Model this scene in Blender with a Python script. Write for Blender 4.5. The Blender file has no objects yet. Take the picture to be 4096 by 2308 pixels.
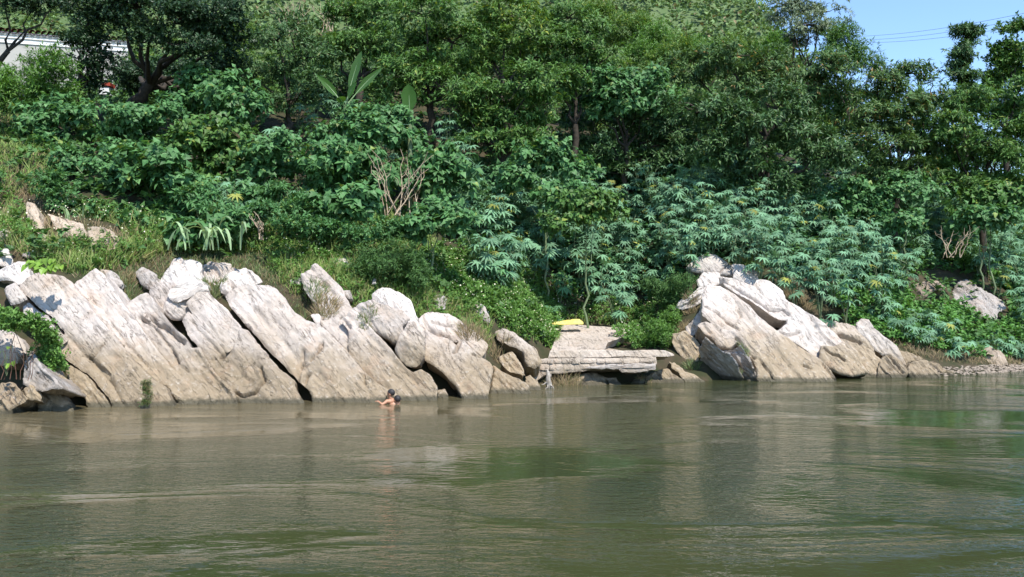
import bpy, math, random
import numpy as np
from mathutils import Matrix, Vector
R = math.radians
random.seed(11)
rng = np.random.default_rng(11)
scene = bpy.context.scene
COL = scene.collection

# ------------------------------------------------------------------ camera, light, exposure
CAM_H, PITCH, FOC, CX, CY = 2.5, R(0.84), 3547.0, 2048.0, 1154.0
cam_d = bpy.data.cameras.new('camera')
cam_d.sensor_width = 36.0
cam_d.lens = 18.0 / math.tan(R(30.0))
cam_d.clip_start, cam_d.clip_end = 0.1, 2000.0
cam = bpy.data.objects.new('camera', cam_d)
cam.location = (0, 0, CAM_H)
cam.rotation_euler = (R(90) + PITCH, 0, 0)
COL.objects.link(cam)
scene.camera = cam

SUN_EL, SUN_AZ = R(56), R(30)          # the sun stands high behind the camera, a little to its right
sun_dir = Vector((math.cos(SUN_EL) * math.sin(SUN_AZ), -math.cos(SUN_EL) * math.cos(SUN_AZ), math.sin(SUN_EL)))
world = bpy.data.worlds.new('World')
scene.world = world
world.use_nodes = True
wn = world.node_tree
wn.nodes.clear()
sky = wn.nodes.new('ShaderNodeTexSky')
sky.sky_type = 'NISHITA'
sky.sun_disc = False
sky.sun_elevation = SUN_EL
sky.sun_rotation = math.atan2(sun_dir.x, sun_dir.y)
sky.air_density, sky.dust_density, sky.ozone_density = 1.0, 0.0, 5.0
bg = wn.nodes.new('ShaderNodeBackground')
bg.inputs['Strength'].default_value = 0.15
wo = wn.nodes.new('ShaderNodeOutputWorld')
wn.links.new(sky.outputs[0], bg.inputs[0])
wn.links.new(bg.outputs[0], wo.inputs[0])
sun_d = bpy.data.lights.new('sun', 'SUN')
sun_d.energy, sun_d.angle, sun_d.color = 3.9, R(0.5), (1.0, 0.955, 0.88)
sun = bpy.data.objects.new('sun', sun_d)
sun.rotation_euler = (-sun_dir).to_track_quat('-Z', 'Y').to_euler()
sun.location = sun_dir * 100
COL.objects.link(sun)
vs = scene.view_settings
vs.view_transform, vs.look, vs.exposure, vs.gamma = 'Standard', 'None', 0.90, 1.0
vs.use_curve_mapping = False
scene.render.engine = 'CYCLES'
scene.cycles.use_denoising = True
scene.cycles.max_bounces = 7
scene.cycles.diffuse_bounces = 3
scene.cycles.transmission_bounces = 3
scene.cycles.caustics_reflective = False
scene.cycles.caustics_refractive = False

# ------------------------------------------------------------------ helpers
def tag(o, label=None, cat=None, group=None, kind=None):
    if label: o['label'] = label
    if cat: o['category'] = cat
    if group: o['group'] = group
    if kind: o['kind'] = kind
    return o

def empty(name, loc, label, cat, group=None):
    o = bpy.data.objects.new(name, None)
    o.empty_display_size = 0.3
    o.location = loc
    COL.objects.link(o)
    return tag(o, label, cat, group)

def mesh_data(name, V, F, mat, smooth=True, uv=None, sharp=None):
    """V (n,3); F (m,k) array or a list of such arrays with different k."""
    V = np.asarray(V, np.float32)
    Fs = F if isinstance(F, list) else [F]
    Fs = [np.asarray(f, np.int32) for f in Fs if len(f)]
    me = bpy.data.meshes.new(name)
    me.vertices.add(len(V))
    me.vertices.foreach_set('co', V.ravel())
    loops = np.concatenate([f.ravel() for f in Fs])
    tot = np.concatenate([np.full(len(f), f.shape[1], np.int32) for f in Fs])
    start = np.concatenate([[0], np.cumsum(tot)[:-1]]).astype(np.int32)
    me.loops.add(len(loops))
    me.polygons.add(len(tot))
    me.polygons.foreach_set('loop_start', start)
    try:
        me.polygons.foreach_set('loop_total', tot)
    except Exception:
        pass
    me.loops.foreach_set('vertex_index', loops.astype(np.int32))
    me.polygons.foreach_set('use_smooth', np.full(len(tot), bool(smooth)))
    if uv is not None:
        lay = me.uv_layers.new(name='UVMap')
        lay.data.foreach_set('uv', np.asarray(uv, np.float32)[loops].ravel())
    me.update(calc_edges=True)
    me.validate()
    if sharp:
        me.set_sharp_from_angle(angle=R(sharp))
    if mat: me.materials.append(mat)
    return me

def add(name, me, parent=None, loc=None):
    o = bpy.data.objects.new(name, me)
    COL.objects.link(o)
    if parent is not None: o.parent = parent
    if loc is not None: o.location = loc
    return o

def h2(ix, iy, seed):
    h = (ix.astype(np.int64) * 374761393 + iy.astype(np.int64) * 668265263 + seed * 982451653) & 0xFFFFFFFF
    h = ((h ^ (h >> 13)) * 1274126177) & 0xFFFFFFFF
    h = ((h ^ (h >> 15)) * 2246822519) & 0xFFFFFFFF
    return (h ^ (h >> 16)) / 4294967296.0

def vnoise(x, y, seed=0):
    ix, iy = np.floor(x), np.floor(y)
    fx, fy = x - ix, y - iy
    fx = fx * fx * fx * (fx * (fx * 6 - 15) + 10)
    fy = fy * fy * fy * (fy * (fy * 6 - 15) + 10)
    a, b = h2(ix, iy, seed), h2(ix + 1, iy, seed)
    c, d = h2(ix, iy + 1, seed), h2(ix + 1, iy + 1, seed)
    return (a + (b - a) * fx) * (1 - fy) + (c + (d - c) * fx) * fy - 0.5

def fbm(x, y, seed=0, octv=4, gain=0.5):
    s, a = 0.0, 1.0
    for k in range(octv):
        s = s + a * vnoise(x * 2 ** k + 17.3 * k, y * 2 ** k - 9.1 * k, seed + k * 7)
        a *= gain
    return s

def norm(v):
    v = np.asarray(v, float)
    return v / np.maximum(np.linalg.norm(v, axis=-1, keepdims=True), 1e-9)

# a pixel of the 4096-wide photograph turned into a viewing ray (y component 1), and back
def ray(px, py):
    u = (np.asarray(px, float) - CX) / FOC
    v = (CY - np.asarray(py, float)) / FOC
    c, s = math.cos(PITCH), math.sin(PITCH)
    dy, dz = c - v * s, s + v * c
    return np.stack([u / dy, np.ones_like(u), dz / dy], -1)

def at(px, py, Y):
    d = ray(px, py)
    return d * np.asarray(Y, float)[..., None] + np.array([0, 0, CAM_H])

def project(P):
    P = np.asarray(P, float)
    c, s = math.cos(PITCH), math.sin(PITCH)
    z = P[..., 2] - CAM_H
    f = P[..., 1] * c + z * s
    v = -P[..., 1] * s + z * c
    return CX + FOC * P[..., 0] / f, CY - FOC * v / f

def px_water(px, py):
    d = ray(px, py)
    t = -CAM_H / d[..., 2]
    return d * t[..., None] + np.array([0, 0, CAM_H])

WLX = [0, 300, 836, 1200, 1590, 1850, 2050, 2194, 2500, 2862, 3355, 3784, 4096]
WLY = [1656, 1634, 1622, 1616, 1609, 1590, 1572, 1553, 1540, 1529, 1520, 1510, 1489]
_w = px_water(np.array(WLX, float), np.array(WLY, float))
BX = np.concatenate([[-60, -30], _w[:, 0], [30, 60]])
BY = np.concatenate([[12, 15.5], _w[:, 1], [38, 50]]) + 0.25
def bank_y(X): return np.interp(X, BX, BY)

SK = np.array([-6, -4, -1, 0, .5, 1, 2, 3.5, 5, 7, 9, 12, 16, 20, 25, 32, 40, 60, 90])
PROF = {
 -16: [-3, -2, -.8, -.25, .3, .8, 1.7, 2.9, 3.8, 4.9, 6, 7.6, 9.4, 11, 12.4, 13.8, 15.5, 22, 33],
 -5: [-3, -2, -.8, -.25, .3, .8, 1.7, 2.9, 3.7, 4.7, 5.8, 7.4, 9.6, 12, 14.2, 17.2, 20, 26, 36],
 -2: [-3, -2, -.8, -.25, .25, .7, 1.45, 2.3, 3.0, 4.0, 5.2, 7.0, 9.4, 11.8, 14, 17, 20, 26, 36],
 0.2: [-3, -2, -.8, -.25, .2, .5, 1.0, 1.7, 2.3, 3.2, 4.5, 6.8, 9.2, 11.4, 13.6, 16.5, 19, 25, 34],
 1.5: [-3, -2, -.9, -.3, -.1, .1, .75, 1.0, 1.2, 1.6, 3.9, 6.8, 9.2, 11.2, 13.2, 16, 18.5, 24, 33],
 5.0: [-3, -2, -.9, -.3, -.1, .1, .75, 1.0, 1.2, 1.7, 4.2, 7.2, 9.5, 11.3, 13.2, 15.8, 18, 23, 31],
 7.0: [-3, -2, -.8, -.25, .3, .7, 1.6, 2.7, 3.6, 5.0, 6.4, 8.1, 10, 11.8, 13.5, 15.6, 17, 21, 27],
 10: [-3, -2, -.8, -.25, .3, .7, 1.5, 2.6, 3.7, 5.0, 6.3, 8.0, 9.9, 11.6, 13.1, 15, 16.4, 20, 25],
 13: [-3, -2, -.6, -.2, .1, .35, 1.0, 2.0, 3.2, 4.5, 5.8, 7.5, 9.4, 10.9, 12.2, 13.8, 15.2, 17, 19],
 18: [-3, -1.6, -.35, -.06, .1, .3, .9, 1.9, 2.9, 4.1, 5.3, 7, 8.8, 10.2, 11.3, 12.4, 13.2, 14, 15],
 40: [-3, -1.6, -.35, -.06, .1, .3, .9, 1.9, 2.9, 4.1, 5.3, 7, 8.8, 10.2, 11.3, 12.4, 13.2, 14, 15],
}
GX = np.arange(-60, 60.01, 0.25)
GS = np.arange(-6, 90.01, 0.25)
_pk = sorted(PROF)
_tab = np.array([np.interp(GS, SK, PROF[k]) for k in _pk])
GT = np.array([np.interp(GX, _pk, _tab[:, j]) for j in range(len(GS))]).T
_k = np.ones(5) / 5
GT = np.apply_along_axis(lambda a: np.convolve(np.pad(a, 2, 'edge'), _k, 'valid'), 0, GT)
def ground(X, Y):
    X, Y = np.asarray(X, float), np.asarray(Y, float)
    s = Y - bank_y(X)
    fx = np.clip((X - GX[0]) / 0.25, 0, len(GX) - 1.001)
    fs = np.clip((s - GS[0]) / 0.25, 0, len(GS) - 1.001)
    i, j = fx.astype(int), fs.astype(int)
    a, b = fx - i, fs - j
    z = (GT[i, j] * (1 - a) + GT[i + 1, j] * a) * (1 - b) + (GT[i, j + 1] * (1 - a) + GT[i + 1, j + 1] * a) * b
    amp = np.clip((s - 3) / 6, 0.25, 1.0) * np.clip((s + 1) / 2, 0, 1)
    amp = np.where((X > 1.5) & (X < 6.2) & (s < 8), 0.08, amp)
    return z + amp * (0.45 * fbm(X / 3.1, Y / 3.1, 3, 4))

_T = np.arange(14, 100, 0.08)
def hit(px, py, off=0.0):
    """where the viewing ray meets the ground (raised by off)"""
    px, py = np.atleast_1d(np.asarray(px, float)), np.atleast_1d(np.asarray(py, float))
    out = np.zeros((len(px), 3))
    o = np.broadcast_to(np.asarray(off, float), px.shape)
    for k in range(len(px)):
        d = ray(px[k], py[k])
        P = d[None] * _T[:, None] + np.array([0, 0, CAM_H])
        g = ground(P[:, 0], P[:, 1]) + o[k]
        ii = np.nonzero(g >= P[:, 2])[0]
        out[k] = P[ii[0]] if len(ii) else P[-1]
    return out

def in_poly(x, y, poly):
    c = np.zeros(np.shape(x), bool)
    n = len(poly)
    for i in range(n):
        x1, y1 = poly[i]
        x2, y2 = poly[(i + 1) % n]
        c ^= ((y1 > y) != (y2 > y)) & (x < (x2 - x1) * (y - y1) / (y2 - y1 + 1e-12) + x1)
    return c

def seg_dist(P, A, B):
    AB = B - A
    t = np.clip(((P - A) @ AB) / max(AB @ AB, 1e-12), 0, 1)
    return np.linalg.norm(P - (A + t[:, None] * AB), axis=1)

# ------------------------------------------------------------------ materials
def new_mat(name):
    m = bpy.data.materials.new(name)
    m.use_nodes = True
    nt = m.node_tree
    nt.nodes.clear()
    out = nt.nodes.new('ShaderNodeOutputMaterial')
    b = nt.nodes.new('ShaderNodeBsdfPrincipled')
    nt.links.new(b.outputs[0], out.inputs[0])
    return m, nt, b, out

class NT:
    def __init__(self, nt): self.nt = nt
    def n(self, t, **kw):
        nd = self.nt.nodes.new(t)
        for k, v in kw.items(): setattr(nd, k, v)
        return nd
    def l(self, a, b): self.nt.links.new(a, b)
    def val(self, sock, v):
        if hasattr(v, 'is_linked') or isinstance(v, bpy.types.NodeSocket): self.l(v, sock)
        else: sock.default_value = v
    def math(self, op, a, b=0.0, c=None):
        nd = self.n('ShaderNodeMath', operation=op)
        self.val(nd.inputs[0], a); self.val(nd.inputs[1], b)
        if c is not None: self.val(nd.inputs[2], c)
        return nd.outputs[0]
    def mix(self, f, a, b, bt='MIX'):
        nd = self.n('ShaderNodeMix', data_type='RGBA', blend_type=bt)
        self.val(nd.inputs[0], f)
        self.val(nd.inputs[6], a if not isinstance(a, tuple) else (*a, 1)[:4])
        self.val(nd.inputs[7], b if not isinstance(b, tuple) else (*b, 1)[:4])
        return nd.outputs[2]
    def noise(self, vec, scale, detail=4, rough=0.55, dist=0.0):
        nd = self.n('ShaderNodeTexNoise')
        if vec is not None: self.l(vec, nd.inputs['Vector'])
        nd.inputs['Scale'].default_value = scale
        nd.inputs['Detail'].default_value = detail
        nd.inputs['Roughness'].default_value = rough
        nd.inputs['Distortion'].default_value = dist
        return nd.outputs[0]
    def ramp(self, f, lo, hi, a=0.0, b=1.0):
        nd = self.n('ShaderNodeMapRange', interpolation_type='SMOOTHSTEP')
        self.val(nd.inputs[0], f)
        nd.inputs[1].default_value, nd.inputs[2].default_value = lo, hi
        nd.inputs[3].default_value, nd.inputs[4].default_value = a, b
        return nd.outputs[0]
    def mapping(self, vec, scale=(1, 1, 1), rot=(0, 0, 0)):
        nd = self.n('ShaderNodeMapping')
        self.l(vec, nd.inputs[0])
        nd.inputs['Scale'].default_value = scale
        nd.inputs['Rotation'].default_value = rot
        return nd.outputs[0]

def rock_mat(name, pale, tan, wet_z=1.5, spots=1.0, lo=(0.285, 0.220, 0.140)):
    m, nt, b, out = new_mat(name)
    N = NT(nt)
    uv = N.n('ShaderNodeUVMap').outputs[0]
    geo = N.n('ShaderNodeNewGeometry')
    sep = N.n('ShaderNodeSeparateXYZ'); N.l(geo.outputs['Position'], sep.inputs[0])
    z = sep.outputs[2]
    pos = geo.outputs['Position']
    big = N.noise(pos, 0.7, 5, 0.6)
    col = N.mix(N.ramp(big, 0.40, 0.66), pale, tan)
    # flood stain: buff below the high-water mark
    zz = N.math('ADD', z, N.math('MULTIPLY', N.math('SUBTRACT', N.noise(pos, 0.9, 5, .65), .5), 2.2))
    st = N.ramp(zz, wet_z + .75, wet_z - .95)
    col = N.mix(N.math('MULTIPLY', st, .92), col, lo)
    st2 = N.ramp(N.noise(N.mapping(pos, (1, 1, 1)), 1.7, 4, .6), .52, .70)
    col = N.mix(N.math('MULTIPLY', st2, .30), col, (0.42, 0.27, 0.17))
    # streaks along the bedding
    gn0 = N.noise(pos, 1.9, 4, .65)
    sv = N.mapping(uv, (0.9, 9, 1))
    sn = N.noise(sv, 1.0, 6, 0.7, .3)
    col = N.mix(N.math('MULTIPLY', N.ramp(sn, 0.54, 0.74), .40), col, (0.17, 0.145, 0.12))
    sn2 = N.noise(N.mapping(uv, (5, 22, 1)), 1.0, 5, 0.7, .5)
    col = N.mix(N.math('MULTIPLY', N.ramp(sn2, 0.58, 0.70), .42), col, (0.20, 0.16, 0.12))
    ln = N.math('ABSOLUTE', N.math('SUBTRACT', N.noise(N.mapping(uv, (.8, 5.5, 1)), 1.0, 4, .6, .6), .5))
    lnm = N.math('MULTIPLY', N.ramp(ln, .020, .002), N.ramp(gn0, .40, .60))
    col = N.mix(N.math('MULTIPLY', lnm, .55), col, (0.075, 0.06, 0.045))
    # pits and specks
    pn = N.noise(N.mapping(uv, (10, 15, 1)), 1.0, 4, 0.65, .8)
    col = N.mix(N.math('MULTIPLY', N.math('MULTIPLY', N.ramp(pn, 0.62, 0.70), N.ramp(gn0, .42, .66)), .62 * spots), col, (0.09, 0.08, 0.07))
    gn = N.noise(pos, 9, 6, 0.7)
    col = N.mix(N.math('MULTIPLY', N.ramp(gn, 0.52, 0.74), .42), col, (0.66, 0.60, 0.54))
    # hairline cracks
    vo = N.n('ShaderNodeTexVoronoi', feature='DISTANCE_TO_EDGE')
    wv = N.n('ShaderNodeVectorMath', operation='ADD')
    nd = N.n('ShaderNodeTexNoise'); nd.inputs['Scale'].default_value = 1.6; nd.inputs['Detail'].default_value = 4
    N.l(uv, nd.inputs['Vector'])
    N.l(N.mapping(uv, (0.55, 1.2, 1)), wv.inputs[0]); N.l(nd.outputs['Color'], wv.inputs[1])
    N.l(wv.outputs[0], vo.inputs['Vector']); vo.inputs['Scale'].default_value = 1.1
    ck = N.ramp(vo.outputs['Distance'], 0.009, 0.0)
    ck = N.math('MULTIPLY', ck, N.ramp(big, .44, .58))
    col = N.mix(N.math('MULTIPLY', ck, .55), col, (0.06, 0.05, 0.04))
    # wet line at the river and grey-green slime just above it
    wl = N.ramp(N.math('ADD', z, N.math('MULTIPLY', N.math('SUBTRACT', gn, .5), .20)), .17, .06)
    col = N.mix(N.math('MULTIPLY', wl, .9), col, (0.075, 0.068, 0.045))
    oi = N.n('ShaderNodeObjectInfo')
    br = N.n('ShaderNodeHueSaturation'); N.l(col, br.inputs['Color'])
    N.l(N.ramp(oi.outputs['Random'], 0, 1, .88, 1.10), br.inputs['Value'])
    N.l(br.outputs[0], b.inputs['Base Color'])
    b.inputs['Roughness'].default_value = 0.88
    b.inputs['Specular IOR Level'].default_value = 0.25
    bh = N.math('ADD', N.math('MULTIPLY', gn, 1.0), N.math('MULTIPLY', sn, 1.2))
    bh = N.math('ADD', bh, N.math('MULTIPLY', sn2, .9))
    bh = N.math('SUBTRACT', bh, N.math('MULTIPLY', N.ramp(pn, .58, .70), .6))
    bh = N.math('SUBTRACT', bh, N.math('MULTIPLY', lnm, .9))
    bp = N.n('ShaderNodeBump'); bp.inputs['Strength'].default_value = .85; bp.inputs['Distance'].default_value = 0.036
    N.l(bh, bp.inputs['Height']); N.l(bp.outputs[0], b.inputs['Normal'])
    return m

def leaf_mat(name, a, bcol, rough=0.42, trans=0.28, odd=None, oddp=0.0, spec=.5):
    """leaf colour varies from leaf to leaf (age) and a little from plant to plant"""
    m, nt, b, out = new_mat(name)
    N = NT(nt)
    geo = N.n('ShaderNodeNewGeometry')
    r = geo.outputs['Random Per Island']
    oi = N.n('ShaderNodeObjectInfo')
    r1 = N.math('FRACT', N.math('ADD', r, oi.outputs['Random']))
    r2 = N.math('FRACT', N.math('MULTIPLY', r1, 17.31))
    col = N.mix(r1, a, bcol)
    if odd:
        col = N.mix(N.ramp(r2, 1 - oddp, 1 - oddp + .004), col, odd)
    hs = N.n('ShaderNodeHueSaturation')
    N.l(col, hs.inputs['Color'])
    N.l(N.ramp(N.math('FRACT', N.math('MULTIPLY', r1, 7.77)), 0, 1, .70, 1.28), hs.inputs['Value'])
    col = hs.outputs[0]
    N.l(col, b.inputs['Base Color'])
    b.inputs['Roughness'].default_value = rough
    b.inputs['Specular IOR Level'].default_value = spec
    tr = N.n('ShaderNodeBsdfTranslucent')
    tc = N.mix(1.0, col, (1.25, 1.2, 0.55), 'MULTIPLY')
    N.l(tc, tr.inputs[0])
    ms = N.n('ShaderNodeMixShader'); ms.inputs[0].default_value = trans
    N.l(b.outputs[0], ms.inputs[1]); N.l(tr.outputs[0], ms.inputs[2])
    N.l(ms.outputs[0], out.inputs[0])
    return m

def plain_mat(name, a, bcol=None, scale=6.0, rough=0.85, bump=0.0, spec=.3):
    m, nt, b, out = new_mat(name)
    N = NT(nt)
    geo = N.n('ShaderNodeNewGeometry')
    ns = N.noise(geo.outputs['Position'], scale, 5, .6)
    col = N.mix(N.ramp(ns, .35, .65), a, bcol or a)
    N.l(col, b.inputs['Base Color'])
    b.inputs['Roughness'].default_value = rough
    b.inputs['Specular IOR Level'].default_value = spec
    if bump:
        bp = N.n('ShaderNodeBump'); bp.inputs['Strength'].default_value = .8; bp.inputs['Distance'].default_value = bump
        N.l(ns, bp.inputs['Height']); N.l(bp.outputs[0], b.inputs['Normal'])
    return m

M = {}
M['rock'] = rock_mat('limestone', (0.53, 0.465, 0.415), (0.455, 0.385, 0.325))
M['rock_white'] = rock_mat('limestone_white', (0.56, 0.51, 0.465), (0.49, 0.43, 0.38), 1.0)
M['rock_tan'] = rock_mat('limestone_tan', (0.46, 0.37, 0.28), (0.36, 0.285, 0.20), 2.2)
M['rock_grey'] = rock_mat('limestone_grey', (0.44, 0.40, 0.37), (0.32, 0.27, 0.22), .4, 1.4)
M['rock_brown'] = rock_mat('rock_brown', (0.36, 0.285, 0.215), (0.26, 0.205, 0.15), .2, 1.4)
M['cement'] = rock_mat('old_cement', (0.52, 0.44, 0.365), (0.45, 0.375, 0.30), .7, 1.0, (0.37, 0.295, 0.21))
M['soil'] = plain_mat('soil', (0.060, 0.045, 0.026), (0.032, 0.036, 0.014), 2.2, .95, .03)
M['bark'] = plain_mat('bark', (0.060, 0.048, 0.036), (0.032, 0.026, 0.020), 9, .9, .01)
M['stem'] = plain_mat('green_stem', (0.16, 0.20, 0.10), (0.11, 0.15, 0.07), 9, .6)
M['dead'] = plain_mat('dead_wood', (0.50, 0.39, 0.27), (0.34, 0.26, 0.18), 9, .85)
M['drift'] = plain_mat('drift_wood', (0.40, 0.36, 0.31), (0.26, 0.22, 0.18), 14, .85, .006)
M['castor'] = leaf_mat('castor_leaf', (0.112, 0.235, 0.122), (0.168, 0.315, 0.178), .55, .22, (0.27, 0.29, 0.06), .03, .3)
M['castor_dark'] = leaf_mat('castor_leaf_green', (0.078, 0.200, 0.080), (0.120, 0.260, 0.110), .55, .22, (0.32, 0.30, 0.05), .03, .3)
M['heart'] = leaf_mat('broad_leaf', (0.062, 0.165, 0.050), (0.112, 0.240, 0.082), .52, .28, (0.20, 0.27, 0.07), .03, .3)
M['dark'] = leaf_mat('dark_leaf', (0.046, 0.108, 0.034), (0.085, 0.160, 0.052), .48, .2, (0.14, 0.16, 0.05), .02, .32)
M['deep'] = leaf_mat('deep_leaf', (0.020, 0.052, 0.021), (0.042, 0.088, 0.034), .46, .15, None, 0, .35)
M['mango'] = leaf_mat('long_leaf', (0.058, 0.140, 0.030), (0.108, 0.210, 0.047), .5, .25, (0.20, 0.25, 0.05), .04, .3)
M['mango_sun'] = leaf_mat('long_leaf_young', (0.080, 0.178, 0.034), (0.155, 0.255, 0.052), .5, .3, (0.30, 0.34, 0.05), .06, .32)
M['rust'] = leaf_mat('rusty_leaf', (0.058, 0.128, 0.038), (0.105, 0.175, 0.050), .5, .22, (0.26, 0.17, 0.05), .05, .3)
M['bright'] = leaf_mat('bright_leaf', (0.074, 0.182, 0.027), (0.128, 0.257, 0.041), .5, .3)
M['pale'] = leaf_mat('pale_leaf', (0.121, 0.176, 0.095), (0.189, 0.243, 0.142), .5, .22)
M['herb'] = leaf_mat('herb_leaf', (0.085, 0.195, 0.040), (0.150, 0.275, 0.060), .55, .3, None, 0, .3)
M['vine'] = leaf_mat('vine_leaf', (0.090, 0.235, 0.050), (0.145, 0.310, 0.075), .55, .3, None, 0, .3)
M['grass'] = leaf_mat('grass_blade', (0.140, 0.235, 0.045), (0.245, 0.310, 0.090), .55, .3, (0.36, 0.29, 0.14), .12, .3)
M['meadow'] = leaf_mat('meadow_blade', (0.070, 0.125, 0.030), (0.120, 0.165, 0.048), .55, .3, (0.26, 0.20, 0.10), .22)
M['drygrass'] = leaf_mat('dry_grass', (0.20, 0.145, 0.075), (0.30, 0.225, 0.12), .7, .25, (0.12, 0.13, 0.04), .2)
M['under'] = leaf_mat('undergrowth_leaf', (0.050, 0.125, 0.032), (0.095, 0.185, 0.050), .55, .25, None, 0, .3)
M['banana'] = leaf_mat('banana_leaf', (0.060, 0.150, 0.030), (0.085, 0.185, 0.036), .4, .4)
M['reed'] = leaf_mat('reed_blade', (0.26, 0.38, 0.19), (0.34, 0.46, 0.25), .5, .3)
M['grape'] = leaf_mat('grape_leaf', (0.15, 0.28, 0.03), (0.20, 0.33, 0.045), .5, .35)
M['hill'] = leaf_mat('hill_leaf', (0.115, 0.200, 0.070), (0.165, 0.245, 0.100), .6, .2, (0.22, 0.18, 0.10), .06, .2)
M['flower'] = leaf_mat('flower_head', (0.62, 0.60, 0.36), (0.75, 0.72, 0.55), .6, .2)
# ------------------------------------------------------------------ water, ground, hill
def grid_sheet(name, xs, ys, zf, mat, kind='structure', label=None):
    Xg, Yg = np.meshgrid(xs, ys, indexing='ij')
    Z = zf(Xg, Yg)
    V = np.stack([Xg, Yg, Z], -1).reshape(-1, 3)
    nx, ny = len(xs), len(ys)
    i = np.arange(nx * ny).reshape(nx, ny)
    F = np.stack([i[:-1, :-1], i[1:, :-1], i[1:, 1:], i[:-1, 1:]], -1).reshape(-1, 4)
    o = add(name, mesh_data(name, V, F, mat, True))
    return tag(o, label, None, None, kind)

mw, nt, b, out = new_mat('river_water')
N = NT(nt)
geo = N.n('ShaderNodeNewGeometry')
P = geo.outputs['Position']
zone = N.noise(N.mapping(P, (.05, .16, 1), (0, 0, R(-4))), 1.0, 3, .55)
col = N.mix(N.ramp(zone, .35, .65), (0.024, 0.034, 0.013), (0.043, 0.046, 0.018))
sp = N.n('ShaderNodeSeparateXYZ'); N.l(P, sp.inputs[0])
silt_reflection = N.math('MULTIPLY', N.ramp(N.math('ADD', sp.outputs[0], N.math('MULTIPLY', zone, 8)), 12, -2), N.ramp(N.math('ADD', sp.outputs[1], N.math('MULTIPLY', zone, 5)), 13, 22))
col = N.mix(N.math('MULTIPLY', silt_reflection, .85), col, (0.120, 0.098, 0.056))  # silty brown, with the rocks' brown reflection painted into the water colour
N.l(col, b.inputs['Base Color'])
b.inputs['Roughness'].default_value = 0.04
b.inputs['IOR'].default_value = 1.333
b.inputs['Specular IOR Level'].default_value = 0.5
rip = N.noise(N.mapping(P, (4.2, 8.6, 1), (0, 0, R(10))), 1.0, 3, .55, .6)
rip2 = N.noise(N.mapping(P, (11, 18, 1), (0, 0, R(-8))), 1.0, 2, .5, .3)
swell = N.noise(N.mapping(P, (.55, 1.0, 1), (0, 0, R(8))), 1.0, 4, .6, .8)
patch = N.ramp(N.noise(N.mapping(P, (.17, .40, 1)), 1.0, 3, .6, 1.0), .38, .62, .06, 1.0)
hgt = N.math('ADD', N.math('MULTIPLY', N.math('MULTIPLY', rip, patch), .050), N.math('MULTIPLY', swell, .015))
hgt = N.math('ADD', hgt, N.math('MULTIPLY', N.math('MULTIPLY', rip2, patch), .019))
bp = N.n('ShaderNodeBump'); bp.inputs['Strength'].default_value = 1.0; bp.inputs['Distance'].default_value = 1.0
N.l(hgt, bp.inputs['Height']); N.l(bp.outputs[0], b.inputs['Normal'])
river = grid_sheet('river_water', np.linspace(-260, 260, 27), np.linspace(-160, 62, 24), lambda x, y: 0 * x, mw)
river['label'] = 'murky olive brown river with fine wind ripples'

def pocket(X, Y):      # the bank is hollow between the slabs
    q = Y - bank_y(X)
    sm = lambda v, a, b_: np.clip((v - a) / (b_ - a), 0, 1)
    w_ = sm(q, -.2, .4) * sm(q, 3.7, 2.5)
    xx = np.maximum(sm(X, 1.6, .6), sm(X, 6.2, 6.9) * sm(X, 13.2, 12.2))
    return .62 * w_ * xx
xs = np.concatenate([np.arange(-60, -18, 1.2), np.arange(-18, 27, .2), np.arange(27, 70, 1.4)])
ys = np.concatenate([np.arange(9, 18, .8), np.arange(18, 46, .2), np.arange(46, 92, 1.0)])
terrain = grid_sheet('river_bank_ground', xs, ys, lambda x, y: ground(x, y) - pocket(x, y), M['soil'])

def hill_z(X, Y):
    t = np.clip((Y - 62) / 90, 0, 1)
    h = 8 + 78 * t ** 0.85
    e = np.clip((39 - X) / 15, 0, 1)
    e = e * e * (3 - 2 * e)
    return h * e + 5 * (1 - e) + 2.2 * fbm(X / 9, Y / 9, 21, 4) * e - 4
hill = grid_sheet('hill', np.arange(-110, 75, 2.0), np.arange(62, 165, 2.0), hill_z,
                  plain_mat('hill_ground', (0.075, 0.125, 0.045), (0.10, 0.14, 0.06), .5, .95))

# ------------------------------------------------------------------ rocks
F0 = (0, 0, 1.0)
F1 = (0, 900, 1996 / 1100)
F2 = (900, 950, 2576 / 1400)
F3 = (2000, 1000, 2234 / 1000)
F4 = (2600, 950, 2576 / 1496)
def fr(pts, f): return np.array([(f[0] + x / f[2], f[1] + y / f[2]) for x, y in pts])

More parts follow.
